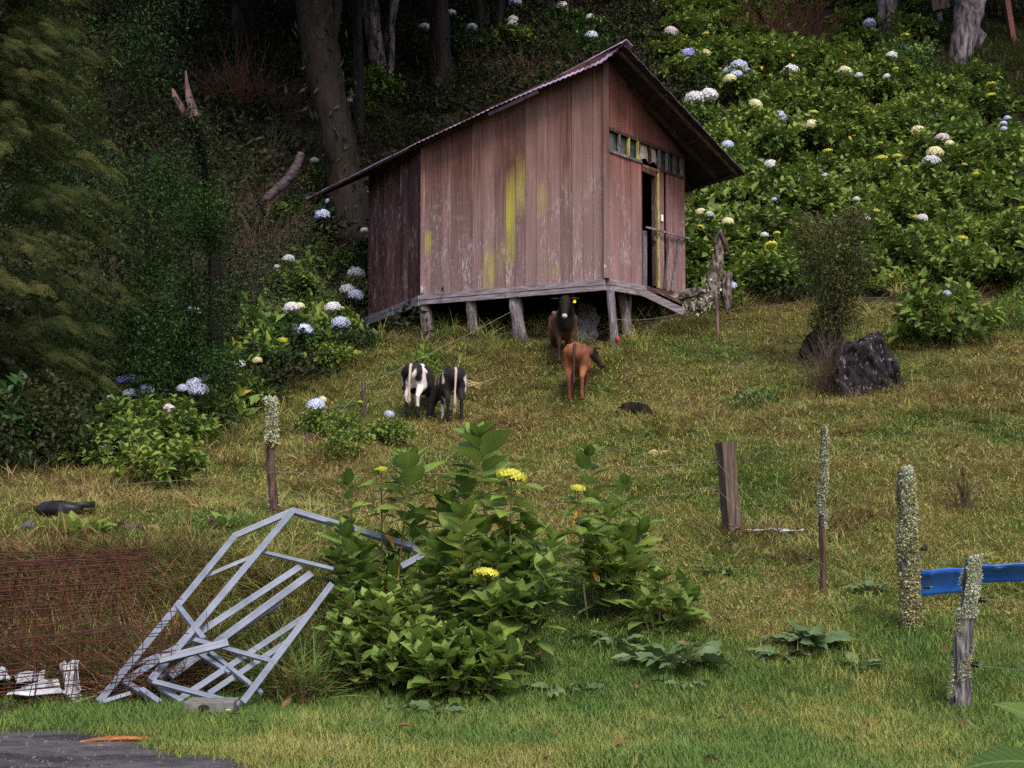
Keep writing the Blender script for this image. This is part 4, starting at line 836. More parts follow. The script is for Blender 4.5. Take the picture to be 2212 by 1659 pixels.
def leafy_tree(name, px, py, D, h, R, n, L, mat, label, tm=LF_S, bark='bark', elong=1.0, shape=None, trunk=True, cat='tree', z0=.2):
    b = P(px, py, D); b[2] = h1(b[0], b[1]); root = empty(name, b, label=label, cat=cat)
    if trunk: link('trunk', MB().tube([b-[0, 0, .2], b+[.05, R*.75, h*.35], b+[0, R*.6, h*.7]], [R*.035+.02, R*.025+.015, .01], 7, jit=.1), M[bark], root)
    k = 40; cz = z0+(h-z0)*rng.random(k); rr_ = np.array([np.interp(z/h, *shape) if shape else math.sqrt(max(.02, 1-(2*z/h-1)**2)) for z in cz])*R; a = rng.random(k)*6.283
    C = np.stack([np.cos(a)*rr_*.72, np.sin(a)*rr_*.72, cz], 1); ci = rng.integers(0, k, n); O = b+C[ci]+runit(n)*rng.random((n, 1))**.5*(R*.33+.08)*np.array([1, 1, elong]); v = runit(n)+(O-b-[0, 0, h*.4])*.4/R+np.array([0, 0, -.1])
    m = MB(); m.inst(tm, frames(v, rng.normal(size=n)*.6)*(L*(.6+.8*rng.random(n)))[:, None, None], O, np.clip(rng.random(n)*.7+.3*rng.random(k)[ci], 0, 1)); link('foliage', m, M[mat], root); return root
leafy_tree('evergreen_tree', 265, 700, 25.5, 7.6, 2.1, 30000, .062, 'ivy', 'tall dark tree with small leaves between the cypress and the woods', shape=([0, .25, .5, .8, 1], [.5, .95, 1., .95, .6]), elong=1.3)
leafy_tree('evergreen_tree', 395, 640, 24.2, 4.4, 1.0, 17000, .06, 'ivy', 'dark leafy tree just right of the cypress, in front of the broken snag', shape=([0, .5, 1], [.9, 1., .5]))
leafy_tree('twiggy_shrub', 640, 640, 33.5, 1.9, 2.1, 9000, .05, 'olive', 'greyish olive twiggy shrub left of the hut', tm=LF_THIN, trunk=False, cat='shrub', shape=([0, .5, 1], [1, 1, .5]), z0=0.)
leafy_tree('twiggy_shrub', 500, 620, 33, 1.7, 1.5, 5000, .05, 'olive', 'olive twiggy shrub further left, above the deep lilac bloom', tm=LF_THIN, trunk=False, cat='shrub', shape=([0, .5, 1], [1, 1, .5]), z0=0.)
leafy_tree('sapling', 1812, 735, 25.2, 2.0, .68, 13000, .075, 'brownbush', 'brownish sapling growing on top of the charred stump', tm=LF_THIN, cat='sapling', shape=([0, .15, .4, .55, .75, .9, 1], [.6, .35, .45, .7, 1.15, 1.1, .4]), z0=.1).location.z += .75
leafy_tree('small_shrub', 1985, 705, 27.5, .45, .42, 900, .07, 'weed', 'small bright green shrub on the grass right of the charred stump', trunk=False, cat='shrub', z0=0.)
leafy_tree('small_shrub', 2190, 650, 28, .5, .6, 900, .07, 'weed', 'small green shrub at the right edge above the pasture', trunk=False, cat='shrub', z0=0.)
leafy_tree('small_shrub', 910, 765, 27.6, .55, .3, 320, .13, 'weed', 'small yellowish green plant above the black and white calves', tm=LF_THIN, trunk=False, cat='plant', z0=0.)
leafy_tree('small_shrub', 1630, 880, 23.5, .3, .35, 500, .06, 'hyd_dark', 'low dark green tuft in the pasture left of the charred stump', trunk=False, cat='shrub', z0=0.)
leafy_tree('thicket', 60, 1020, 19.3, 1.0, 1.0, 3500, .08, 'under', 'dark bramble thicket at the foot of the cypress', trunk=False, cat='thicket', z0=0.)
leafy_tree('thicket', 10, 985, 19.6, 1.1, .5, 260, .2, 'hyd_dark', 'large-leaved dark plant at the left edge below the cypress', tm=LF_M, trunk=False, cat='plant', z0=0.)
leafy_tree('moss_cushion', 1785, 855, 24.4, .32, .3, 1500, .04, 'moss', 'yellow green moss cushion at the foot of the charred stump', tm=LF_THIN, trunk=False, cat='moss', z0=0.)
for px, py, h, lab in ((1960, 180, 1.2, 'dark shrub at the top of the slope below the big pale trunk'), (2050, 330, .8, 'dim green shrub below the upper right grass')):
    b = ground(px, py); leafy_tree('dark_shrub', px, py, b[1], h, 1.1, 2200, .1, 'hyd_dark', lab, trunk=False, cat='shrub', z0=0.)

# ------------------------------------------------------------------ hydrangeas on the slopes
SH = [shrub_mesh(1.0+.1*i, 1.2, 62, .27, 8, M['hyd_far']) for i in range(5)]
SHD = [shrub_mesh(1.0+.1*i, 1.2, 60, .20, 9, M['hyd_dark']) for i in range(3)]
FL = """1450,69,26,p 1484,118,28,i 1523,115,20,c 1524,73,13,y 1687,113,18,y 1596,144,32,b 1576,155,24,b 1590,164,26,b 1614,155,17,b 1577,171,24,c 1500,214,36,w 1530,208,35,w
1709,154,29,w 1824,157,27,c 1855,163,14,w 1878,52,23,b 1956,77,17,y 1926,122,22,w 1934,150,12,y 1915,166,14,w 1812,196,9,y 1632,226,25,c 1685,252,28,b 1758,244,18,y 1752,271,28,c
1985,286,28,c 2034,301,28,p 2052,312,18,c 2019,331,30,c 2011,349,30,w 2141,187,20,y 2141,206,18,y 2176,256,14,b 2167,268,14,b 2169,279,13,b 1572,313,22,b 1666,357,26,w 1788,326,18,y
1904,342,23,y 1937,337,17,y 1955,360,10,y 1979,361,9,y 2083,355,11,y 2108,376,16,y 2165,322,12,y 1901,309,10,y 1782,380,12,b 1850,431,13,w 1893,455,13,y 1854,440,10,y 1514,459,20,c
1532,464,16,w 1572,480,22,c 1513,491,13,y 1651,508,15,w 1678,503,13,y 1665,532,24,y 1541,543,13,y 1672,431,11,b 1873,474,13,w 1992,472,21,w 1979,468,14,y 2078,514,21,y 2206,449,14,y
1580,618,20,b 2046,634,16,b 1277,78,24,b 1215,13,20,w 1274,38,16,w 917,60,22,w 975,28,17,w 1019,60,20,b 1108,42,18,w 1113,5,24,b 1107,52,18,w 813,150,16,y 768,200,16,w 759,217,14,w 679,347,15,w
776,402,16,b 713,435,17,b 696,465,28,b 787,498,14,w
418,674,26,b 624,560,22,w 598,576,11,w 769,591,31,w 751,627,28,w 769,638,29,b 630,666,29,w 648,662,18,c 719,665,29,w 737,666,13,y 656,716,36,b 736,699,34,b 611,734,17,y
516,787,22,w 555,779,18,c 501,763,12,y 429,792,16,w 414,810,17,y 335,813,18,c 447,817,23,i 420,831,33,b 429,843,36,b 394,839,21,b 266,822,23,i 294,820,26,b 282,852,28,b 316,843,28,b 238,860,15,b
365,885,27,p 341,869,13,y 416,888,15,y 322,903,18,w 273,924,31,w 254,944,28,b 230,970,28,w 682,876,34,b 697,863,15,c 841,895,18,b 751,934,10,w 778,868,10,y""".split()
shrubs = []   # dict(xy, scale, flowers)
for s in FL:
    px, py, w, k = s.split(','); px, py, w = float(px), float(py), float(w); near = (py > 845 and px > 650)
    low_ = 1480 < px < 1620 and py > 600
    lift = .50 if near or low_ else 1.1 if px > 800 else .92; q = ground_back(px, py, lift)
    best = None
    for sh in shrubs:
        d = np.hypot(sh['xy'][0]-q[0], sh['xy'][1]-q[1])
        if d < (.8 if near else 1.0) and (best is None or d < best[0]): best = (d, sh)
    if best: sh = best[1]
    else: sh = dict(xy=(q[0], q[1]+.15), sc=(.36 if near or low_ else .80+.12*rng.random() if px > 800 else .56+.1*rng.random()), fl=[]); shrubs.append(sh)
    sh['fl'].append((q, w/FPX*q[1], k))
def far_enough(x, y, d): return all((sh['xy'][0]-x)**2+(sh['xy'][1]-y)**2 > d*d for sh in shrubs)
FILL = [(1540, 420), (1500, 560), (1530, 600), (720, 900), (735, 945), (815, 915), (790, 560), (560, 760), (480, 820), (520, 800), (600, 730), (345, 995), (400, 925), (460, 850), (490, 840), (520, 830), (560, 800), (590, 780), (640, 770), (680, 745), (720, 760), (765, 725), (700, 690), (640, 720), (540, 775), (500, 800), (450, 830), (770, 665), (735, 640), (780, 610), (600, 740), (640, 440), (600, 450), (620, 480), (460, 760), (380, 760)]
for px, py in FILL:
    q = ground_back(px, py, .35)
    if far_enough(q[0], q[1], .5): shrubs.append(dict(xy=(q[0], q[1]), sc=.32 if (px > 640 and py > 850) else .42+.14*rng.random(), fl=[]))
tries = spread(6000, -3, 20, 29.5, 52, lambda x, y, a, b: inpoly(a, b, RIGHTSLOPE) & (b < 640) & ~((a > 1610) & (a < 1800) & (b < 150)))
for q in tries:
    if far_enough(q[0], q[1], 1.3) and not (3. < q[0] < 5.3 and q[1] < 31.2): shrubs.append(dict(xy=(q[0], q[1]), sc=.74+.26*rng.random(), fl=[]))
CN = {'w': 'white', 'b': 'blue', 'i': 'lilac', 'c': 'cream', 'y': 'yellow', 'p': 'pinkish'}
def region(px, py):
    if px < 850 and py > 845 and px > 640: return 'beside the thin stake left of the calves'
    if px < 1300 and py < 110: return 'in the woods above the hut roof'
    if px < 850:
        if py < 520: return 'in the woods left of the hut'
        if px < 345: return 'at the foot of the cypress'
        if px < 480: return 'in the middle of the left row'
        if px < 600: return 'upper end of the left row'
        return 'against the left side of the hut'
    if px < 1600 and py > 400: return 'between the hut and bark slab'
    c = 'beside the hut roof' if px < 1720 else 'above the brown sapling' if px < 1860 else 'above the charred stump' if px < 2000 else 'near the right edge'
    return ('top slope ' if py < 200 else 'upper slope ' if py < 330 else 'middle slope ' if py < 440 else 'low slope ')+c
NUM = {1: 'one', 2: 'two', 3: 'three', 4: 'four', 5: 'five', 6: 'six'}
for sh in shrubs:
    x, y = sh['xy']; z = h1(x, y); sh['p'] = np.array([x, y, z]); px, py = proj(sh['p']); sh['px'], sh['py'] = float(px), float(py)
    if sh['fl']:
        ks = sorted(set(f[2] for f in sh['fl']), key=lambda k: -sum(f[2] == k for f in sh['fl'])); n_ = len(sh['fl']); fx, fy = proj(sh['fl'][0][0])
        sh['lab'] = 'hydrangea, %s %s bloom%s, %s' % (NUM.get(n_, 'many'), ' and '.join(CN[k] for k in ks[:2]), 's' if n_ > 1 else '', region(fx, fy)); sh['fx'] = float(fx)
    else: sh['fx'] = sh['px']; sh['lab'] = 'leafy hydrangea, no bloom, %s' % region(px, py-40)
by = {}
for sh in shrubs: by.setdefault(sh['lab'], []).append(sh)
ORD = ['leftmost', 'second from left', 'third from left', 'fourth from left', 'fifth from left', 'sixth from left', 'seventh from left', 'eighth from left', 'ninth from left', 'tenth from left', 'eleventh from left', 'twelfth from left']
for lab, L_ in by.items():
    if len(L_) > 1:
        for i, sh in enumerate(sorted(L_, key=lambda s: s['fx'])): sh['lab'] = lab+', '+('rightmost' if i == len(L_)-1 else ORD[min(i, 11)])
YL = mesh_of(MB().add(*(lambda t_: (t_[0], [tuple(f) for f in t_[1]]+[tuple(f) for f in t_[2]]))(LF_M)), M['leaf_y'], 'withered_leaf')
for sh in shrubs:
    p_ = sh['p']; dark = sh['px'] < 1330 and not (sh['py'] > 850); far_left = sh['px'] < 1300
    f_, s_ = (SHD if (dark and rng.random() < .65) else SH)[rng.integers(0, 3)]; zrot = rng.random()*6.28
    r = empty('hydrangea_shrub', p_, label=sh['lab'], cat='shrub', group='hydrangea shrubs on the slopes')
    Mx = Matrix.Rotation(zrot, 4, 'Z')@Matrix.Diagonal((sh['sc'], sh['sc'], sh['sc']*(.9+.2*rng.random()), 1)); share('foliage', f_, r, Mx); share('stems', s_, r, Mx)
    for q, w, k in sh['fl']:
        v = Vector(q-p_); sc = w*1.15; share('flower_head', HEAD[k], r, Matrix.Translation(v)@Matrix.Rotation(rng.random()*6, 4, 'Z')@Matrix.Rotation(.25*rng.normal(), 4, 'X')@Matrix.Diagonal((sc, sc, sc, 1)))
        m = MB().tube([p_+(0, 0, .4), (p_+q)/2+[0, .05, .2], q-[0, 0, .02]], [.01, .009, .007], 4, False); link('flower_stalk', m, M['stem'], r)
    if rng.random() < .2 and not far_left:
        a = rng.random()*6.28; o = share('withered_leaf', YL, r, Matrix.Translation((.6*math.cos(a), -.8, .55+.3*rng.random()))@Matrix.Rotation(rng.random()*6, 4, 'Z')@Matrix.Rotation(-.8, 4, 'X')@Matrix.Diagonal((.15, .15, .15, 1)))
# ------------------------------------------------------------------ calves
def capsule(m, p0, r0, p1, r1, n=12, k=5):
    p0, p1 = np.array(p0, float), np.array(p1, float); d = p1-p0; L = np.linalg.norm(d); d /= L
    pts, rad = [], []
    for i in range(k): a = math.pi/2*(1-i/k); pts.append(p0-d*r0*math.sin(a)); rad.append(max(r0*math.cos(a), .002))
    for i in range(k+1): a = math.pi/2*i/k; pts.append(p1+d*r1*math.sin(a)); rad.append(max(r1*math.cos(a), .002))
    return m.tube(pts, rad, n)
def calf(px, py, D, heading, label, mat, pose, scale=1., head_turn=0., tagside=1, tailmat=None, headmat=None, twist=0., muzzle=None):
    """x forward, y left, z up; heading = angle of the nose direction in plan"""
    b = ground(px, py); b = P(px, py, b[1]); b[2] = h1(b[0], b[1])
    m = MB()
    m.ellipsoid((.02, 0, .70), (.50, .225, .255), 20, 14); m.ellipsoid((.30, 0, .72), (.25, .19, .26), 16, 12); m.ellipsoid((-.38, 0, .80), (.26, .175, .185), 16, 12)
    m.ellipsoid((.0, 0, .62), (.33, .25, .20), 16, 12); capsule(m, (-.45, 0, .93), .06, (.34, 0, .95), .065)
    for s in (-1, 1):
        capsule(m, (-.30, .13*s, .92), .05, (-.50, .08*s, .88), .06); off = .05*s if pose != 'walk' else .0; st = {1: .05, -1: -.06}[s]
        capsule(m, (-.42, .10*s, .80), .13, (-.36, .13*s, .56), .10); capsule(m, (-.36, .13*s, .58), .095, (-.52+st, .115*s, .38), .042); capsule(m, (-.52+st, .115*s, .38), .042, (-.48+st, .11*s, .12), .028); capsule(m, (-.48+st, .11*s, .12), .036, (-.46+st, .11*s, .035), .042)
        capsule(m, (.34, .12*s, .74), .10, (.33, .12*s, .50), .065); capsule(m, (.33, .12*s, .50), .055, (.34-st, .115*s, .32), .038); capsule(m, (.34-st, .115*s, .33), .038, (.33-st, .115*s, .11), .026); capsule(m, (.33-st, .115*s, .12), .033, (.345-st, .115*s, .035), .04)
    ct, stt = math.cos(head_turn), math.sin(head_turn)
    if pose == 'graze':
        n0 = np.array([.42, 0, .80]); n1 = np.array([.42+.34*ct, .34*stt, .40]); hd = np.array([ct*.25, stt*.25, -1.]); hd /= np.linalg.norm(hd); n1b = n1
    elif pose == 'low':
        n0 = np.array([.42, 0, .82]); n1 = np.array([.42+.27*ct, .27*stt, .93]); hd = np.array([ct*.7, stt*.7, -.72]); hd /= np.linalg.norm(hd)
    else:
        n0 = np.array([.42, 0, .84]); n1 = np.array([.42+.28*ct, .28*stt, 1.02]); hd = np.array([ct*.62, stt*.62, -.78]); hd /= np.linalg.norm(hd)
    capsule(m, n0, .165, n0*.45+n1*.55, .115); capsule(m, n0*.45+n1*.55, .12, n1, .095)
    h0 = n1; h1_ = n1+hd*.20; h2 = n1+hd*.34
    side = np.cross(hd, [0, 0, 1.]) if abs(hd[2]) < .95 else np.cross(hd, [ct, stt, 0.]); side /= np.linalg.norm(side); top = np.cross(side, hd)
    if top@np.array([ct, stt, .3]) < 0: top = -top
    capsule(m, h0, .098, h1_, .075); capsule(m, h1_, .072, h2, .056); capsule(m, h0+top*.035-side*.04, .05, h0+top*.035+side*.04, .05); capsule(m, h2-side*.018, .052, h2+side*.018, .052)
    R = np.array(rotz(heading))*scale; place = lambda q: np.asarray(q)@R.T+b
    m.V = [place(v) for v in m.V]
    root = empty('calf', b, label=label, cat='calf', group='young cattle on the pasture')
    o = link('body', m, M[mat], root, smooth=True); rm = o.modifiers.new('skin', 'REMESH'); rm.mode = 'VOXEL'; rm.voxel_size = .016*scale; rm.use_smooth_shade = True; sm = o.modifiers.new('smooth', 'SMOOTH'); sm.factor = .6; sm.iterations = 5
    body = o; hm = M[headmat or mat]
    for s in (-1, 1):
        e0 = h0+top*.05+side*s*.085; e1 = e0+side*s*.15+top*.01-hd*.03-np.array([0, 0, .03]); mm = MB(); mid = (e0+e1)/2; L = np.linalg.norm(e1-e0)/2; ax = (e1-e0)/2/L; f = frames(ax[None], np.array([0.]))[0]; mm.ellipsoid(mid, (.052, L*1.1, .016), 10, 8, R=f); mm.V = [place(v) for v in mm.V]; er = link('ear', mm, hm, root, smooth=True)
        mm = MB(); mm.ellipsoid(h0+hd*.085+top*.05+side*s*.078, (.015, .015, .015), 8, 6); mm.V = [place(v) for v in mm.V]; link('eye', mm, M['black'], root, smooth=True)
        if s == tagside:
            for q, rr_ in ((mid-top*.0+[0, 0, -.05], .019), (mid+[0, 0, -.0], .011)):
                for dirn in (1,):
                    c = q+np.array([ct, stt, 0])*.02*(-1 if pose != 'up' else 1)+top*0; mm = MB(); mm.box(c, side*rr_*1.15, np.array([0, 0, 1.])*rr_*1.3, np.cross(side, [0, 0, 1])*.004 if abs(side[2]) < .9 else np.array([.004, 0, 0])); mm.V = [place(v) for v in mm.V]; link('ear_tag', mm, M['yellow'], er)
    mm = MB(); mm.ellipsoid(h2+hd*.022+top*.005, (.05, .05, .045), 12, 8); mm.V = [place(v) for v in mm.V]; mz = link('muzzle', mm, M[muzzle or 'calf_black'], root, smooth=True)
    for s in (-1, 1):
        mm = MB(); mm.ellipsoid(h2+hd*.062+side*s*.02+top*.012, (.009, .009, .012), 6, 5); mm.V = [place(v) for v in mm.V]; link('nostril', mm, M['black'], root)
    tb = np.array([-.60, 0, .93]); tp = [tb, tb+[-.05, 0, -.05], tb+[-.07, .01, -.25], tb+[-.06, .02, -.45], tb+[-.05, .02, -.62], tb+[-.04, .02, -.72]]
    mm = MB().tube(tp, [.03, .027, .02, .016, .034, .008], 8, jit=.05); mm.V = [place(v) for v in mm.V]; link('tail', mm, M[tailmat or mat], root, smooth=True)
    return root
def coat(name, base, dark, extra=None, bump=True):
    t = NT(name); v = t.pos(obj=False); f = t.noise(t.pos((60, 60, 25)), 1, 3); g = t.noise(t.pos(), 3.5, 3)
    c = t.mix(t.ramp(g, [(.35, 0.), (.65, 1.)]), base, dark); c = t.mix(t.math('MULTIPLY', f, .35), c, dark)
    if extra: c = extra(t, c)
    t.col(c); t.rough(.75, .12); t.bump(f, .25, .01); M[name] = t.m
def patches(seed, thr, white=(.62, .56, .54)):
    def fn(t, c):
        n = t.noise(t.pos((2.0, 2.0, 1.5), True, off=(seed, seed*1.7, 0)), 1.15, 1.5, .4, .5); return t.mix(t.ramp(t.math('ADD', n, t.math('MULTIPLY', t.noise(t.pos((30, 30, 14), True), 1, 3), .05)), [(thr+.02, 0.), (thr+.045, 1.)]), c, white)
    return fn
def zgrad(z0, z1, colr, strength=1.):
    def fn(t, c):
        s = t.n('SeparateXYZ'); t.l(t.n('TexCoord').outputs['Object'], s.inputs[0]); m_ = t.math('DIVIDE', t.math('SUBTRACT', s.outputs[2], z0), z1-z0, True); return t.mix(t.math('MULTIPLY', t.math('SUBTRACT', 1., m_), strength), c, colr)
    return fn
def darkfront(y0, y1, colr):
    def fn(t, c):
        s = t.n('SeparateXYZ'); t.l(t.n('TexCoord').outputs['Object'], s.inputs[0]); m_ = t.math('DIVIDE', t.math('SUBTRACT', s.outputs[1], y0), y1-y0, True); return t.mix(m_, c, colr)
    return fn
coat('calf_black', (.012, .011, .013), (.022, .019, .02)); coat('calf_bw1', (.012, .011, .013), (.02, .018, .02), patches(2.3, .59)); coat('calf_bw2', (.012, .011, .013), (.02, .018, .02), patches(5.1, .565))
coat('calf_brown', (.15, .08, .05), (.07, .036, .024), darkfront(-.34, -.52, (.010, .007, .006))); coat('calf_red', (.25, .09, .045), (.12, .045, .026), darkfront(.30, .52, (.05, .028, .02)))
coat('calf_dark_head', (.02, .014, .012), (.035, .02, .015)); coat('tail_white', (.50, .42, .38), (.32, .24, .21)); coat('tail_dark', (.03, .02, .018), (.06, .035, .03)); coat('muzzle_pale', (.50, .48, .48), (.25, .22, .22)); coat('calf_dark_red_head', (.07, .04, .03), (.04, .022, .018))
calf(905, 905, 25, math.radians(80), 'black and white calf seen from behind, left one of the grazing pair', 'calf_bw1', 'graze', .97, -.2, 1, 'tail_white', 'calf_black')
calf(974, 912, 25, math.radians(100), 'black and white calf grazing with its head turned left, right one of the pair', 'calf_bw2', 'graze', .93, .9, 1, 'tail_white', 'calf_black')
calf(1217, 790, 27.5, math.radians(-86), 'dark brown calf facing the camera in front of the hut stilts', 'calf_brown', 'up', 1.08, -.15, -1, None, 'calf_dark_head', muzzle='muzzle_pale')
calf(1247, 868, 26, math.radians(84), 'reddish brown calf seen from behind with its head turned right', 'calf_red', 'low', 1.02, -.85, -1, 'tail_dark', 'calf_dark_red_head')

# ------------------------------------------------------------------ charred stump, logs, stones
b = ground(1867, 856); b0 = b.copy()
m = MB(); prof = [(-.42, 0), (-.50, .25), (-.44, .62), (-.30, .80), (-.10, .95), (.12, 1.08), (.25, 1.06), (.36, .80), (.50, .60), (.56, .35), (.62, .05), (.55, -.1)]
Lr = []; nl = 7
for j in range(nl):
    a = j/(nl-1); sc = 1-.35*abs(a-.35)-.25*a*a; Lr.append([b0+np.array([x*sc*1.12, -.25+a*.85, (z*sc*1.0 if z > 0 else -.1)])+rng.normal(size=3)*.03 for x, z in prof])
npf = len(prof); m.add(np.array(Lr).reshape(-1, 3), [(j*npf+i, j*npf+(i+1) % npf, (j+1)*npf+(i+1) % npf, (j+1)*npf+i) for j in range(nl-1) for i in range(npf)]+[tuple(range(npf-1, -1, -1)), tuple((nl-1)*npf+i for i in range(npf))])
st = link('tree_stump', m, M['char'], loc=b0, smooth=True, label='large charred black stump with pale flecks on the right of the pasture', cat='stump')
md = st.modifiers.new('sub', 'SUBSURF'); md.levels = md.render_levels = 4; md.subdivision_type = 'SIMPLE'
tx = bpy.data.textures.new('char_relief', 'CLOUDS'); tx.noise_scale = .22; tx.noise_depth = 3; dm = st.modifiers.new('relief', 'DISPLACE'); dm.texture = tx; dm.strength = .17; dm.mid_level = .5; dm.texture_coords = 'GLOBAL'
b = ground(1800, 800)-[0, -.3, 0]; m = MB(); m.ellipsoid(b+[0, .35, .15], (.48, .4, .62), 16, 10, jit=.16); link('root_mound', m, M['bark_red'], loc=b, smooth=True, label='dark earthy root mound behind and left of the charred stump', cat='mound')
b = ground(1372, 900); wobbly('log', [b+[-.32, 0, -.02], b+[-.1, .05, .12], b+[.12, .03, .10], b+[.3, 0, .0]], [.06, .13, .11, .05], M['bark_red'], 'dark broken log half sunk in the pasture below the red calf', 'log', jit=.35)
for px, py, k, lab in ((1010, 848, 0, 'small pile of brown twigs beside the grazing calves'),):
    b = ground(px, py); m = MB()
    for i in range(26): a = rng.normal()*.35; q = b+np.array([rng.normal()*.15, rng.normal()*.15, .04+.16*rng.random()]); d = np.array([math.cos(a), math.sin(a)*.6, -.25+.2*rng.normal()])*.38; m.tube([q-d, q+rng.normal(size=3)*.03, q+d], [.008, .011, .006], 4, False)
    link('twig_pile', m, M['straw'], loc=b, label=lab, cat='twigs')
b = ground(925, 870, 0); 
def slab(name, px, py, size, rot, mat, label, cat, lift=.0, jit=.02, tilt=0):
    b = ground(px, py)+[0, 0, lift]; m = MB(); x, y, z = size; R = rotz(rot)@np.array([[math.cos(tilt), 0, -math.sin(tilt)], [0, 1, 0], [math.sin(tilt), 0, math.cos(tilt)]])
    nx_, ny_ = 6, 3; V = []; F = []
    for k in (0, 1):
        for j in range(ny_):
            for i in range(nx_): V.append(R@np.array([(i/(nx_-1)-.5)*x*(1-.15*(j == 1)*0), (j/(ny_-1)-.5)*y*(1-.6*abs(i/(nx_-1)-.5)), k*z*(1-.3*abs(i/(nx_-1)-.5)*2)])+rng.normal(size=3)*jit+b)
    for j in range(ny_-1):
        for i in range(nx_-1): a = j*nx_+i; F += [(a, a+nx_, a+nx_+1, a+1), (18+a, 18+a+1, 18+a+nx_+1, 18+a+nx_)]
    ring = list(range(nx_))+[nx_*2-1]+[nx_*3-1-i for i in range(nx_)]+[nx_]; n_ = len(ring); F += [(ring[i], ring[(i+1) % n_], 18+ring[(i+1) % n_], 18+ring[i]) for i in range(n_)]
    m.add(V, F); return link(name, m, M[mat], loc=b, label=label, cat=cat)
slab('wood_scrap', 318, 1112, (.34, .1, .03), .1, 'snag', 'flat pinkish piece of wood lying in the grass above the mesh cage', 'wood')
slab('wood_scrap', 292, 1146, (.32, .16, .06), -.2, 'snag', 'pointed pinkish chunk of wood nearest the top right of the mesh cage', 'wood', tilt=-.15)
slab('wood_scrap', 470, 1135, (.16, .1, .1), .5, 'snag', 'small brown wood chunk behind the apex of the steel frame', 'wood', tilt=.5)
slab('wood_scrap', 1428, 985, (.36, .08, .03), .3, 'straw', 'pale dry leaf-like scrap in the grass above the foreground bushes', 'wood', lift=.03)
slab('fallen_leaf', 2200, 1335, (.22, .05, .02), .0, 'straw', 'dry pale husk lying on the grass at the right edge', 'husk', lift=.02)
b = ground(120, 1122); m = MB(); m.ellipsoid(b+[.05, .0, .10], (.24, .10, .08), 14, 8, jit=.12); m.box(b+[.20, .03, .135], [.16, 0, .012], [0, .06, 0], [0, 0, .03]); link('black_bag', m, M['black'], loc=b, smooth=True, label='black plastic lump lying behind the leafy plant at the left', cat='plastic')
b = ground(63, 1150); link('stone', MB().ellipsoid(b+[0, 0, .03], (.085, .07, .07), 12, 8, jit=.15), M['rock'], loc=b, smooth=True, label='rounded grey stone left of the leafy plant', cat='stone')
slab('white_cloth', 1672, 1160, (.62, .05, .018), -.05, 'sheet', 'crumpled white strip lying on the grass beside the square post', 'cloth', lift=.065, jit=.011)

# ------------------------------------------------------------------ fence posts, insulators, wires
def post(name, base, top, w, mat, label, square=False, lich=None, jit=.1, n=10):
    b = ground(*base); t_ = P(top[0], top[1], b[1]+.02); r = w/FPX*b[1]/2; root = empty(name, b, label=label, cat='fence post', group='fence posts in the pasture')
    a = b-[0, 0, .15]
    if square:
        m = MB(); d = t_-a; L = np.linalg.norm(d); x = np.array([math.cos(.35), math.sin(.35), 0]); x = x-d/L*(x@d/L); y = np.cross(d/L, x); V = []
        for k in range(9):
            for i, (u, v) in enumerate(((-1, -1), (1, -1), (1, 1), (-1, 1))): V.append(a+d*k/8+(x*u+y*v)*r*.78*(1+.05*rng.normal()*(k > 0)))
        m.add(V, [(k*4+i, k*4+(i+1) % 4, k*4+4+(i+1) % 4, k*4+4+i) for k in range(8) for i in range(4)]+[(3, 2, 1, 0), (32, 33, 34, 35)])
    else:
        k = 16; u = np.linspace(0, 1, k); Q = a+(t_-a)*u[:, None]+np.stack([.12*r*np.sin(u*9), 0*u, 0*u], 1)*2; m = MB().tube(Q, r*(1.05-.15*u)*(1+.12*(rng.random(k)-.5)), n, jit=jit)
    link('shaft', m, M[mat], root)
    if lich:
        for (f0, f1, cnt, size, mt, cover, down) in lich:
            cnt = int(cnt*4.2); u = f0+(f1-f0)*rng.random(cnt); th = rng.random(cnt)*6.283; cl = vnoise(u*7, th*1.3, 8)+.5; kk = cl > 1-cover; u, th = u[kk], th[kk]; q = b+(t_-b)*u[:, None]
            rad = r*.95+(.30*r+.006)*rng.random(len(u))*(cl[kk]+.2); O = q+np.stack([np.cos(th)*rad, np.sin(th)*rad, 0*u], 1); v = np.stack([np.cos(th), np.sin(th), rng.normal(size=len(u))*.5-down], 1)+rng.normal(size=(len(u), 3))*.4
            v = v*.45+runit(len(u)); mm = MB(); mm.inst(LF_S, frames(v, rng.random(len(u))*6)*(size*.50*(.3+1.3*rng.random(len(u))**2))[:, None, None], O, rng.random(len(u))); link('lichen', mm, M[mt], root, kind='stuff')
    return root, b, t_
def insulator(root, px, py, D, sx=1):
    c = P(px, py, D); mm = MB(); k = .021
    for dx, r in ((-.02, .012), (-.012, k), (-.004, k), (0, .011), (.006, k), (.014, k), (.022, .010)): pass
    mm.tube([c+[d*sx, 0, 0] for d in (-.028, -.022, -.012, -.010, 0, .002, .012, .014, .024)], [.010, k, k, .011, .011, k, k, .010, .010], 10); link('insulator', mm, M['black'], root)
    mm = MB(); mm.tube([c, c+[-.05*sx, 0, 0]], .004, 5); link('hook', mm, M['old_post'], root)
lp = 'lichen'; lt = 'lichen_tan'
A, Ab, At = post('fence_post', (592, 1116), (583, 868), 19, 'post', 'thin dark fence post with a shaggy lichen cap behind the steel frame', lich=[(.66, 1.04, 1500, .05, lp, .8, .2), (.62, .98, 500, .07, lt, .6, 1.2), (.1, .25, 120, .03, lp, .4, 0)])
Bq, Bb, Bt = post('fence_post', (1586, 1161), (1566, 955), 40, 'sawn_post', 'thick square sawn fence post leaning slightly left', square=True); insulator(Bq, 1549, 998, Bb[1]-.05); insulator(Bq, 1551, 1058, Bb[1]-.05)
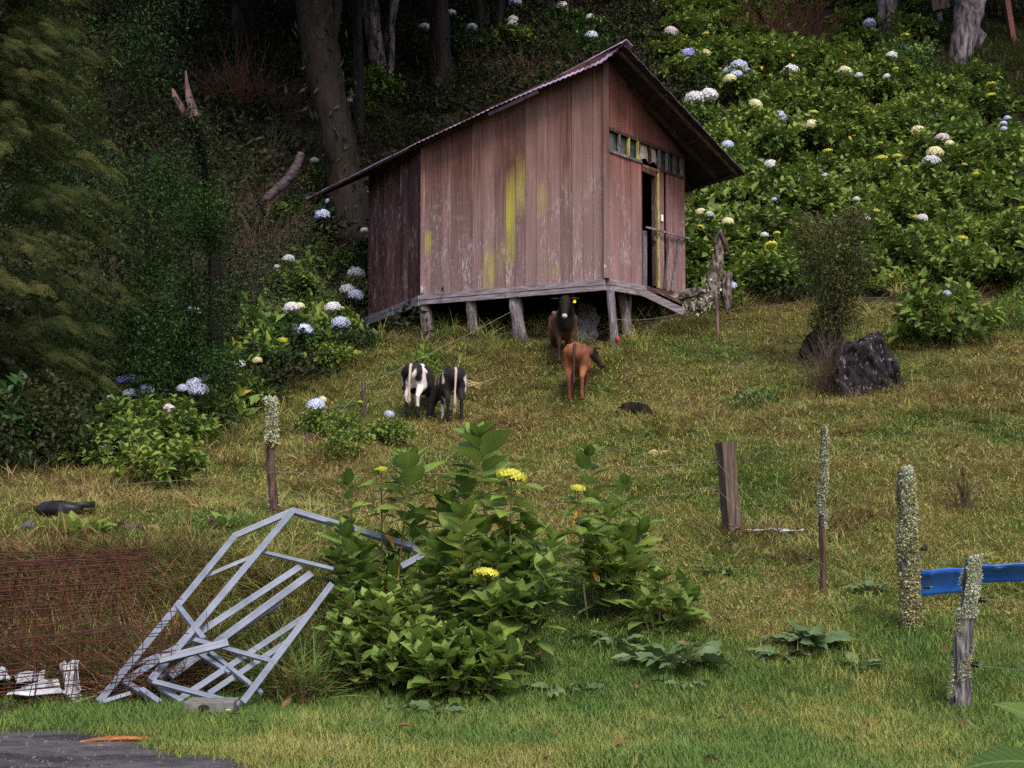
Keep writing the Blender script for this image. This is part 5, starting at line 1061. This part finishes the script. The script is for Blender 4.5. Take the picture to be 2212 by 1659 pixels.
C_, Cb, Ct = post('fence_post', (1775, 1290), (1779, 925), 14, 'post', 'tall thin fence post with lichen on its upper half', lich=[(.40, 1.02, 3400, .030, lp, .66, .1), (.5, 1.0, 500, .04, lt, .5, .6)]); insulator(C_, 1754, 1206, Cb[1]-.02)
m = MB()
for k in range(5): a = k*1.3; q = Ct; m.tube([q, q+[.05*math.cos(a), .05*math.sin(a), .09], q+[.11*math.cos(a), .1*math.sin(a), .14]], [.002, .002, .001], 3, False)
link('sprig', m, M['stem'], C_)
Dp, Db, Dt = post('fence_post', (1970, 1368), (1952, 1018), 33, 'old_post', 'stout fence post thickly furred with pale and tan lichen', lich=[(.45, 1.03, 5200, .032, lp, .62, .25), (.02, .95, 5200, .045, lt, .8, .9)]); insulator(Dp, 1995, 1185, Db[1]-.1, -1); insulator(Dp, 2001, 1268, Db[1]-.1, -1)
Ep, Eb, Et = post('fence_post', (2068, 1537), (2098, 1208), 36, 'old_post', 'nearest leaning grey fence post flecked with lichen', jit=.16, lich=[(.62, 1.03, 3600, .026, lp, .68, .2), (.03, .7, 2600, .022, lp, .42, .1), (.2, 1., 1200, .03, lt, .5, .6)]); insulator(Ep, 2121, 1296, Eb[1]-.05, -1); insulator(Ep, 2105, 1436, Eb[1]-.05, -1)
F_, Fb, Ft = post('fence_post', (790, 906), (783, 818), 9, 'snag', 'short thin brown stake beside the blue hydrangea left of the calves'); insulator(F_, 792, 830, Fb[1]-.03, -1); insulator(F_, 796, 866, Fb[1]-.03, -1)
G_, Gb, Gt = post('fence_post', (667, 965), (663, 935), 12, 'snag', 'short broken stub at the left of the pasture')
def wire(pts, label, sag=.05, r=.002):
    Q = []; pts = [np.asarray(p, float) for p in pts]
    for a, b in zip(pts[:-1], pts[1:]):
        for k in range(14): u = k/14; Q.append(a+(b-a)*u-np.array([0, 0, sag*4*u*(1-u)])+rng.normal(size=3)*.0015)
    Q.append(pts[-1]); link('fence_wire', MB().tube(Q, r, 4), M['wire'], loc=Q[0], label=label, cat='wire', group='fence wires')
wire([P(-250, 1058, 17), P(590, 1020, Ab[1]-.1), P(1549, 998, Bb[1]-.08)], 'upper pale wire strung from the left edge to the square post', .06)
wire([P(-250, 1136, 17), P(592, 1100, Ab[1]-.1), P(1551, 1058, Bb[1]-.08)], 'lower faint wire passing behind the foreground bushes', .08)
wire([P(1549, 998, Bb[1]-.08), P(1754, 1206, Cb[1]-.05), P(1995, 1300, Db[1]-.2)], 'wire falling from the square post to the thin lichened post', .03)
wire([P(1551, 1058, Bb[1]-.08), P(1700, 1165, 14.5), P(1765, 1212, Cb[1]-.05)], 'lower slack wire between the square post and the thin lichened post', .05)
wire([P(2121, 1296, Eb[1]-.07), P(2400, 1300, Eb[1]-1)], 'wire leaving the nearest post towards the right edge at its top', .01)
wire([P(2105, 1436, Eb[1]-.07), P(2260, 1448, Eb[1]-.6), P(2400, 1450, Eb[1]-1)], 'lower wire leaving the nearest post towards the right edge', .01)
wire([P(560, 990, 21), P(667, 955, Gb[1]-.1), P(792, 830, Fb[1]-.1), P(1120, 640+25, 29)], 'wire rising from the broken stub past the thin stake to the hut', .02, .003)
wire([P(1332, 690, 27.8), P(1480, 674, 28), P(1600, 664, 29), P(1760, 642, 30), P(2250, 628, 31)], 'thin wire running from the hut corner stilt along the hydrangea slope', .06, .003)
# blue halves of a plastic drum
def trough(pa, pb, D, hgt, label):
    a, b = P(pa[0], pa[1], D), P(pb[0], pb[1], D+.25); m = MB(); V = []; n1, n2 = 16, 8; d = b-a
    for j in range(n2):
        for i in range(n1):
            u, v = i/(n1-1), j/(n2-1); q = a+d*u; zz = -hgt*(v)*(1-.0*u); yy = .16*math.sin(v*math.pi/2*1.0); notch = (.02*math.exp(-((u-.2)/.04)**2)+.02*math.exp(-((u-.8)/.04)**2))*(v < .2)
            V.append(q+np.array([0, yy, zz-notch]))
    m.add(V, [(j*n1+i, j*n1+i+1, (j+1)*n1+i+1, (j+1)*n1+i) for j in range(n2-1) for i in range(n1-1)]); base = a+[0, 0, -hgt]
    o = link('blue_drum', m, M['blue'], loc=base, smooth=True, label=label, cat='drum'); s = o.modifiers.new('thickness', 'SOLIDIFY'); s.thickness = .012
    rim = MB().tube([a+d*k/12+[0, .0, .0-(.02*math.exp(-((k/12-.2)/.04)**2)+.02*math.exp(-((k/12-.8)/.04)**2))] for k in range(13)], .010, 6); link('rim', rim, M['blue'], o); return o
trough((1990, 1234), (2095, 1226), 12.7, .22, 'blue plastic half drum lying behind the two lichened posts')
trough((2115, 1222), (2330, 1212), 12.9, .16, 'blue plastic piece running off the right edge behind the nearest post')

# ------------------------------------------------------------------ galvanised steel frame, mesh cage, scraps
R4 = lambda X, Y: (X*.3815, 1026.1+.3815*Y)
def fp(X, Y, k=0.): x, y = R4(X, Y); return P(x, y, 10.3+(1300-Y)/1100*2.1+k)
def frame(name, label, beams, loc):
    root = empty(name, loc, label=label, cat='steel frame', group='galvanised steel frames')
    for (x1, y1, x2, y2, w, k) in beams:
        a, b = fp(x1, y1, k), fp(x2, y2, k); s = w*.3815/FPX*10.8; d = (b-a)/np.linalg.norm(b-a); nrm = np.array([.45, -.75, .5]); x = np.cross(d, nrm); x /= np.linalg.norm(x); z = np.cross(x, d)
        m = MB(); L = np.linalg.norm(b-a); h = s/2; t_ = .004                           # open channel: web and two lipped flanges
        c = (a+b)/2; m.box(c, d*L/2, x*h*.92, z*h*.62); m.box(c+z*h*.63+x*h*.60, d*L/2*.998, x*h*.34, z*h*.06); m.box(c+z*h*.63-x*h*.60, d*L/2*.998, x*h*.34, z*h*.06)
        link('beam', m, M['steel'], root)
    return root
g0 = ground(230, 1500)
fr1 = frame('steel_frame', 'tall galvanised roof truss leaning on the bank behind the mesh cage', [
 (555, 1290, 1325, 350, 40, 0), (1318, 350, 1655, 205, 40, .02), (1648, 203, 2330, 405, 44, .04), (2325, 400, 2392, 458, 40, .06), (2390, 455, 2270, 520, 40, .07), (1650, 210, 850, 1165, 42, -.05),
 (1150, 580, 1445, 455, 24, .06), (1480, 435, 1890, 535, 26, .02), (700, 1170, 905, 1290, 34, .05), (740, 1085, 1090, 940, 22, .08), (1000, 735, 1150, 930, 36, -.09)], g0)
g1 = ground(480, 1500)
fr2 = frame('steel_frame', 'lower galvanised frame lying in front of the leaning truss', [
 (1875, 620, 1370, 1290, 38, -.12), (870, 1172, 1355, 1300, 30, -.16), (1100, 935, 1535, 1055, 28, -.10), (1185, 1000, 1480, 1235, 26, -.02)], g1)
def loose(x1, y1, x2, y2, w, k, label): frame('steel_beam', label, [(x1, y1, x2, y2, w, k)], fp(x2, y2, k)).__setitem__('category', 'steel beam')
loose(1700, 520, 715, 1165, 40, .10, 'long steel beam, the topmost of those slanting through the truss')
loose(1760, 560, 960, 1145, 46, .16, 'wide steel beam just below the topmost slanting one')
loose(1590, 715, 900, 1165, 44, .24, 'steel beam third from the top behind the truss')
loose(1745, 790, 985, 1290, 34, .02, 'steel beam crossing the lower frame, upper of the two')
loose(1640, 935, 1180, 1240, 32, .05, 'steel beam crossing the lower frame, lower of the two')
loose(900, 1050, 1290, 950, 44, -.25, 'short box steel beam lying on top of the frames')
loose(800, 1215, 905, 1290, 32, -.02, 'short steel offcut by the right end of the mesh cage')
loose(905, 1205, 1030, 1285, 32, -.06, 'short steel offcut under the corner of the lower frame')
loose(560, 1292, 740, 1235, 22, -.05, 'thin steel strip at the bottom of the leaning truss')
loose(1120, 1010, 1300, 1120, 26, .0, 'small slanting steel brace in the middle of the pile')
b = ground(453, 1548); m = MB(); w, d_, h_ = .165, .11, .075
m.box(b+[0, .06, h_/2+.03], [w, 0, 0], [0, d_, 0], [0, 0, h_/2]); blk = link('concrete_block', m, M['block'], loc=b, label='grey concrete block with a dark hollow in front of the steel frame', cat='block'); bv = blk.modifiers.new('bevel', 'BEVEL'); bv.width = .008; bv.segments = 2
link('hollow', MB().ellipsoid(b+[-.03, .06-d_, h_/2+.025], (.04, .006, .024), 10, 6), M['void'], blk)  # flat dark disc on the face paints in the shade of a hollow
# rusty mesh roll
ax = np.array([math.cos(.6), math.sin(.6), .045]); ax /= np.linalg.norm(ax); e1 = np.cross(ax, [0, 0, 1.]); e1 /= np.linalg.norm(e1); e2 = np.cross(e1, ax); R_ = .585
endc = P(305, 1357, 11.0); gz = h1(endc[0], endc[1]); cage = empty('mesh_cage', [endc[0]-1.2, endc[1]-.6, gz], label='roll of rusty welded mesh lying at the left', cat='mesh cage')
LN = 3.6; og = org(cage)
def ring(R, ph0, turns=1.): 
    th = np.linspace(0, 6.283*turns, 40)+ph0; rr_ = R*(1+.02*np.sin(th*2+ph0)); return np.cos(th)[:, None]*e1*rr_[:, None]+np.sin(th)[:, None]*e2*rr_[:, None]
hoops = []
for v_ in range(3):
    m = MB().tube(ring(R_*(1-.05*v_), v_), .0032, 4, False); me = m.mesh('hoop'); me.materials.append(M['rust']); hoops.append(me)
k = 0; s = 0.
while s < LN:
    c = endc-ax*s; q = Matrix.Translation(Vector(c-og))@Matrix.Rotation(rng.normal()*.06, 4, 'Z')@Matrix.Rotation(rng.normal()*.03, 4, 'X'); share('hoop', hoops[k % 3], cage, q); k += 1; s += .045+.06*rng.random()
for lay_, Rr in ((0, R_), (1, R_*.95), (2, R_*.9)):
    for i in range(30):
        th = i*6.283/30+lay_*.1+rng.normal()*.03; o_ = math.cos(th)*e1*Rr+math.sin(th)*e2*Rr; bend = rng.normal(size=3)*.03
        link('rod', MB().tube([endc+o_+ax*(.02+.12*rng.random()), endc+o_-ax*LN*.35+bend, endc+o_-ax*LN*.7-bend, endc+o_-ax*LN], .0034, 4, False), M['rust'], cage)
def crumple(pts, D, label, seed):
    q = [P(*R4(x, y), D+dd) for x, y, dd in pts]; m = MB(); n_ = 9; V = []
    for j in range(n_):
        for i in range(n_):
            u, v = i/(n_-1), j/(n_-1); p_ = (q[0]*(1-u)+q[1]*u)*(1-v)+(q[3]*(1-u)+q[2]*u)*v; V.append(p_+rng.normal(size=3)*.006+np.array([0, .05*math.sin(u*9+seed), .02*math.sin(v*7+seed)]))
    m.add(V, [(j*n_+i, j*n_+i+1, (j+1)*n_+i+1, (j+1)*n_+i) for j in range(n_-1) for i in range(n_-1)]); base = q[3]; o = link('white_sheet', m, M['sheet'], loc=base, label=label, cat='sheet'); s_ = o.modifiers.new('thickness', 'SOLIDIFY'); s_.thickness = .006
crumple([(325, 1085, .3), (450, 1060, .3), (465, 1290, 0), (380, 1290, 0)], 10.6, 'crumpled white sheet standing upright inside the mesh cage', 1)
crumple([(120, 1210, .25), (335, 1165, .25), (400, 1250, 0), (30, 1255, 0)], 10.5, 'folded white sheet lying flat inside the mesh cage', 2)
crumple([(-40, 1085, .2), (30, 1095, .2), (60, 1150, 0), (-40, 1155, 0)], 10.7, 'white sheet scrap at the left edge inside the mesh cage', 3)
crumple([(60, 1130, .2), (255, 1105, .2), (250, 1145, 0), (110, 1160, 0)], 10.8, 'narrow white sheet scrap in the middle of the mesh cage', 4)
b = ground(255, 1608); wobbly('split_wood', [b+[-.22, -.03, .02], b+[-.05, 0, .035], b+[.12, .03, .03], b+[.26, .05, .02]], [.012, .03, .028, .008], M['orange_wood'], 'orange split piece of wood lying on the wet path', 'wood', n=7, squash=.6, jit=.15)
b = ground(205, 1617); wobbly('split_wood', [b+[-.12, -.03, .01], b+[0, 0, .02], b+[.12, .02, .012]], [.01, .02, .008], M['brown_wood'], 'dark splinter of wood beside the orange piece on the path', 'wood', n=6, squash=.5)
for i, (px, py, dx, dz) in enumerate(((165, 1535, .22, .1), (195, 1525, .25, .12), (150, 1500, .18, .16))):
    b = ground(px, py); wobbly('dry_stick', [b+[-dx, 0, .0], b+[0, .0, dz*.6], b+[dx*.6, .03, dz]], [.006, .007, .004], M['straw'], ['long pale dry stick bent in front of the mesh cage', 'pale dry stick right of the longest one by the cage', 'thin dry stick leaning on the left of the cage'][i], 'stick', n=5)

# ------------------------------------------------------------------ foreground hydrangeas: every leaf its own piece
LEAVES = []
for i in range(10):
    m = leaf(1., .56+.12*rng.random(), 6, -.02+.34*rng.random(), .05+.14*rng.random(), .02*rng.random()); tb_ = (i+.5)/10*.8+.05
    V = m.V[0]; m.T = [np.clip(tb_+.16*(np.abs(V[:, 0]) < .01), 0, 1)]; me = m.mesh('leaf', True); me.materials.append(M['hyd']); LEAVES.append(me)
YLEAF = []
for i in range(2): m = leaf(1., .5, 6, .6, .3, .05); me = m.mesh('withered_leaf', True); me.materials.append(M['leaf_y']); YLEAF.append(me)
def mat4(R, o): 
    Mx = Matrix.Identity(4)
    for i in range(3):
        for j in range(3): Mx[i][j] = R[i][j]
        Mx[i][3] = o[i]
    return Mx
def stem(root, base, tip, L, bare=.35, inter=.052, flower_=None, bright=0., rosette=6, stemmat='stem', yl=0, lean=.1, budget=None):
    og_ = org(root); base, tip = np.asarray(base, float), np.asarray(tip, float); ln = np.linalg.norm(tip-base); mid = base*.5+tip*.5+np.array([rng.normal()*.03*ln, rng.normal()*.03*ln, .0]); u = np.linspace(0, 1, 7)[:, None]; Q = base*(1-u)**2+mid*2*u*(1-u)+tip*u*u
    link('stem', MB().tube(Q, np.linspace(.0085, .0055, 7), 6, False), M[stemmat], root)
    d = Q[-1]-Q[-3]; d /= np.linalg.norm(d); X = np.cross(d, [.2, .9, .1]); X /= np.linalg.norm(X); Y = np.cross(d, X); a0 = rng.random()*6.28
    n_pairs = max(2, int(ln*(1-bare)/inter)); R_l, O_l = [], []
    for k in range(n_pairs):
        f = k/(n_pairs-1 or 1); s = 1-(1-bare)*(1-f); p_ = base*(1-s)**2+mid*2*s*(1-s)+tip*s*s; size = L*(.75+.35*math.sin(f*2.6))*(1-.25*max(0, f-.8)*5*.4); el = (-.25+.4*f) if flower_ else .0+.72*f
        for h_ in (0, math.pi):
            a = a0+k*math.pi/2+h_+rng.normal()*.18; v = (math.cos(a)*X+math.sin(a)*Y)*math.cos(el)+d*math.sin(el)+rng.normal(size=3)*.08; O_l.append((p_+v*.02, v, size*(.85+.3*rng.random())))
    if not flower_:
        for k in range(rosette):
            a = a0+k*2.4+.4; el = .75+.5*k/rosette; v = (math.cos(a)*X+math.sin(a)*Y)*math.cos(el)+d*math.sin(el)+rng.normal(size=3)*.06; O_l.append((tip, v, L*(.85-.45*k/rosette)))
    V = np.array([o[1] for o in O_l]); R = frames(V, rng.normal(size=len(V))*.22)
    for (p_, v, s), r_ in zip(O_l, R):
        idx_ = int(np.clip(rng.normal()*2.2+4+bright*4, 0, 9)); share('leaf', LEAVES[idx_], root, mat4(r_*s, p_-og_))
    for k in range(yl):
        a = rng.random()*6.28; p_ = Q[4]; v = np.array([math.cos(a), -.6-.4*rng.random(), -.3]); r_ = frames(v[None], np.array([0.]))[0]; share('withered_leaf', YLEAF[k % 2], root, mat4(r_*L*.8, p_-og_))
    if flower_:
        kind, w = flower_; share('flower_head', HEAD[kind], root, Matrix.Translation(Vector(tip+np.array([0, 0, .045])-og_))@Matrix.Rotation(rng.random()*6, 4, 'Z')@Matrix.Rotation(.2, 4, 'X')@Matrix.Diagonal((w, w, w, 1)))
def bush(name, bx, by, D, label, stems, L):
    b = P(bx, by, D); b[2] = h1(b[0], b[1]); root = empty(name, b, label=label, cat='shrub', group='foreground hydrangeas')
    for s in stems:
        px, py, dd = s[:3]; kw = dict(s[3]) if len(s) > 3 else {}; tip = P(px, py, D+dd); fy = kw.pop('by', None); bb = b+(tip-b)*np.array([.35, .35, 0]); bb = b+np.array([(tip[0]-b[0])*.45, (tip[1]-b[1])*.45, 0]); bb[2] = h1(bb[0], bb[1])-.03
        Ls = kw.pop('L', L); stem(root, bb, tip, Ls*1.22*(.85+.3*rng.random()), **kw)
    return root
yl1 = {'yl': 1}
bush('hydrangea_bush', 800, 1420, 11.9, 'tall sparse hydrangea at the back left with a long bare reddish stem', [
 (752, 1050, .7, {'bare': .76, 'L': .15}), (823, 1026, .2, {'bare': .78, 'flower_': ('y', .10), 'L': .15, 'yl': 1}), (884, 1005, .0, {'bare': .72, 'stemmat': 'stem_red', 'L': .23, 'inter': .05}), (745, 1150, .0, {'bare': .45, 'L': .22, 'inter': .05}), (775, 1195, .1, {'bare': .4, 'L': .19}), (860, 1240, .1, {'bare': .4}), (725, 1215, .0, {'bare': .4}), (842, 1175, .5, {'bare': .5, 'yl': 1}), (790, 1230, .3, {'bare': .4}), (905, 1120, .5, {'bare': .5, 'yl': 1})], .18)
bush('hydrangea_bush', 1060, 1400, 11.6, 'tallest hydrangea in the middle with yellow green flower heads', [
 (1032, 955, .1, {'bare': .66, 'L': .25, 'yl': 1}), (1000, 1050, .5, {'bare': .7}), (1105, 1040, -.3, {'bare': .68, 'flower_': ('y', .22), 'L': .24}), (965, 1095, .5, {'bare': .6, 'yl': 1}), (998, 1120, -.3, {'bright': .8, 'L': .20, 'bare': .55}), (1050, 1140, -.2, {'bright': .5, 'bare': .55}), (1100, 1160, .1, {'bare': .55, 'yl': 1}), (1148, 1150, -.2, {'bright': .8, 'bare': .55}), (1195, 1170, -.1, {'bright': .3, 'bare': .5}),
 (945, 1180, -.1, {'bare': .5}), (1050, 1252, -.6, {'bare': .55, 'flower_': ('y', .175), 'L': .2, }), (1075, 1200, -.4, {'bare': .5}), (1180, 1235, -.5, {'bare': .5, 'bright': .3, 'L': .21}), (1135, 1215, -.3, {'bare': .5}), (1000, 1250, -.3, {'bare': .5}), (925, 1240, -.1, {'bare': .5}), (1190, 1290, -.6, {'bare': .5, 'L': .2}), (1120, 1295, -.6, {'bare': .5}), (1060, 1315, -.7, {'bare': .45}), (1010, 1310, -.5, {'bare': .4})], .19)
bush('hydrangea_bush', 1290, 1280, 12.6, 'hydrangea right of the tallest one with a small yellow flower head', [
 (1272, 990, .3, {'bare': .6, 'L': .22, 'yl': 1}), (1248, 1066, -.5, {'bare': .6, 'flower_': ('y', .12), 'L': .19}), (1350, 1050, .2, {'bare': .68, 'L': .16}), (1318, 1110, .0, {'bare': .62, 'L': .16}), (1390, 1140, .1, {'bare': .55, 'L': .17}), (1262, 1150, -.2, {'bare': .6, 'yl': 1}), (1290, 1160, -.1, {'bare': .5}), (1340, 1170, .0, {'bare': .4, 'bright': .4}), (1310, 1195, -.3, {'bare': .3, 'bright': .5}), (1360, 1205, -.2, {'bare': .3, 'bright': .3}), (1275, 1215, -.3, {'bare': .3}), (1385, 1225, -.1, {'bare': .3}), (1330, 1230, -.3, {'bare': .2, 'bright': .4}), (1365, 1165, .1, {'bare': .4})], .185)
def dome(cx, cy, rx, ry, n):
    out = []
    for i in range(n):
        a = i*2.39996; q = math.sqrt((i+.5)/n); out.append((cx+math.cos(a)*rx*q, cy+math.sin(a)*ry*q*.9-ry*.25*(1-q), -.45+.55*(1-(math.sin(a)*q+1)/2)+.2*rng.normal()*.4))
    return out
bush('hydrangea_bush', 820, 1465, 11.2, 'dense bright low hydrangea mound at the left of the foreground clump', [(x, y, d, {'bare': .25, 'bright': .35 if y < 1370 else 0, 'rosette': 5}) for x, y, d in dome(825, 1350, 120, 95, 24)], .125)
bush('hydrangea_bush', 985, 1505, 10.75, 'low spreading hydrangea mound nearest the camera', [(x, y, d*.7, {'bare': .2, 'bright': .3, 'rosette': 5}) for x, y, d in dome(985, 1415, 125, 62, 22)], .14)
bush('hydrangea_bush', 1425, 1350, 12.2, 'small separate hydrangea standing to the right of the clump', [(1425, 1255, 0, {'bare': .5}), (1375, 1290, .1, {'bare': .4}), (1475, 1270, .1, {'bare': .5}), (1400, 1300, -.2, {'bare': .35}), (1455, 1300, -.2, {'bare': .35}), (1495, 1300, .1, {'bare': .35}), (1430, 1225+30, .2, {'bare': .5}), (1385, 1320, -.2, {'bare': .2}), (1475, 1320, -.2, {'bare': .2})], .175)
# low leafy plants: rosettes of broad leaves
DL = []
for i in range(6): m = leaf(1., .38+.12*rng.random(), 7, .35+.3*rng.random(), .1, .06); m.T = [np.full(len(m.V[0]), (i+.5)/6)]; me = m.mesh('leaf', True); me.materials.append(M['dock']); DL.append(me)
def rosette_plant(px, py, n, L, label, spread_=.12, meshes=DL, el0=.15, el1=1.0, name='broad_leaved_plant', cat='plant', D=None):
    b = ground(px, py) if D is None else P(px, py, D); root = empty(name, b, label=label, cat=cat, group='broad leaved plants in the grass'); V = []; O = []
    for i in range(n):
        a = i*2.4+rng.normal()*.2; el = el0+(el1-el0)*rng.random()*(i/n); V.append([math.cos(a)*math.cos(el), math.sin(a)*math.cos(el), math.sin(el)]); O.append([math.cos(a)*spread_*rng.random(), math.sin(a)*spread_*rng.random(), .02])
    R = frames(np.array(V), rng.normal(size=n)*.4)
    for i in range(n): share('leaf', meshes[rng.integers(0, len(meshes))], root, mat4(R[i]*L*(.5+.75*rng.random()), np.array(O[i])+[0, 0, .03]))
    return root
rosette_plant(1445, 1440, 75, .23, 'largest drooping dock plant right of the hydrangea clump', .34, el0=.3, el1=1.1)
rosette_plant(1755, 1405, 46, .25, 'upright dock plant in front of the thin lichened post', .14, el0=.35, el1=1.3)
rosette_plant(1690, 1432, 28, .17, 'smaller dock plant just left of the upright dock', .12)
rosette_plant(1860, 1450, 16, .15, 'small sparse dock plant right of the upright dock', .1)
rosette_plant(1320, 1395, 34, .16, 'low dock plant between the clump and the largest dock', .22)
rosette_plant(1552, 1250, 16, .17, 'small plant in the grass below the square post', .12, el0=.3, el1=1.2)
rosette_plant(1885, 1288, 14, .17, 'small plant between the thin post and the stout post', .12, el0=.4, el1=1.3)
rosette_plant(1190, 1500, 26, .14, 'flattened pale dock leaves at the right foot of the front mound', .28, el1=.5)
rosette_plant(940, 1545, 22, .13, 'flattened dock leaves below the front mound', .3, el1=.5)
rosette_plant(165, 1160, 70, .20, 'bright leafy plant in front of the black plastic lump', .22, LEAVES[5:], el0=.3, el1=1.2)
rosette_plant(488, 1148, 9, .17, 'small plant behind the apex of the steel frame', .06, LEAVES[3:], el0=.6, el1=1.3)
rosette_plant(1490, 1490, 14, .12, 'tattered pale weed below the largest dock', .18, el1=.5)
BL = []
for i in range(2): m = leaf(1., .7, 10, .3, .08, .015); m.T = [np.full(len(m.V[0]), .02)]; me = m.mesh('leaf', True); me.materials.append(M['hyd']); BL.append(me)
b = P(2290, 1690, 6.2); root = empty('foreground_plant', b, label='large out-of-focus leaves poking in at the bottom right corner', cat='plant')
for tip, (vx, vy, vz), s in (((2250, 1650, 6.2), (-1, .1, .08), .32), ((2275, 1580, 6.3), (-.8, .2, .55), .26), ((2330, 1640, 6.2), (-.9, -.2, -.1), .3)):
    v = np.array([vx, vy, vz], float); share('leaf', BL[0], root, mat4(frames(v[None], np.array([.3]))[0]*s, P(*tip)-b))
link('stem', MB().tube([np.array([b[0], b[1], -1.6]), b, P(2275, 1580, 6.3)], [.012, .01, .006], 6), M['stem'], root)
# ferns by the steel frame, a few buttercups
FB = fern_mesh(.32, 6)
for i, (px, py, lab) in enumerate(((640, 1345, 'pale green fern sprig behind the steel beams'), (700, 1440, 'small fern beside the left hydrangea mound'), (735, 1330, 'fern hanging over the bank next to the tall sparse hydrangea'))):
    b = P(px, py, 11.6); share('fern', FB, None, Matrix.Translation(Vector(b))@Matrix.Rotation(i*1.3, 4, 'Z'), label=lab, cat='fern')
def buttercup(px, py, lab):
    b = ground(px, py, 0); m = MB().tube([b, b+[.0, 0, .07]], .0015, 4, False); o = link('buttercup', m, M['stem'], loc=b, label=lab, cat='flower'); mm = MB(); c = b+[0, 0, .075]
    for k in range(5): a = k*1.257; d = np.array([math.cos(a), math.sin(a), .35]); e = np.array([-math.sin(a), math.cos(a), 0]); mm.add([c, c+d*.012+e*.008, c+d*.02, c+d*.012-e*.008], [(0, 1, 2, 3)])
    link('petals', mm, M['yellow'], o)
for px, py, lab in ((433, 1535, 'yellow buttercup in front of the concrete block'), (615, 1505, 'yellow buttercup right of the lower frame'), (493, 1560, 'yellow buttercup in the grass below the concrete block'), (1638, 1308, 'yellow buttercup in the grass near the thin post')): buttercup(px, py, lab)
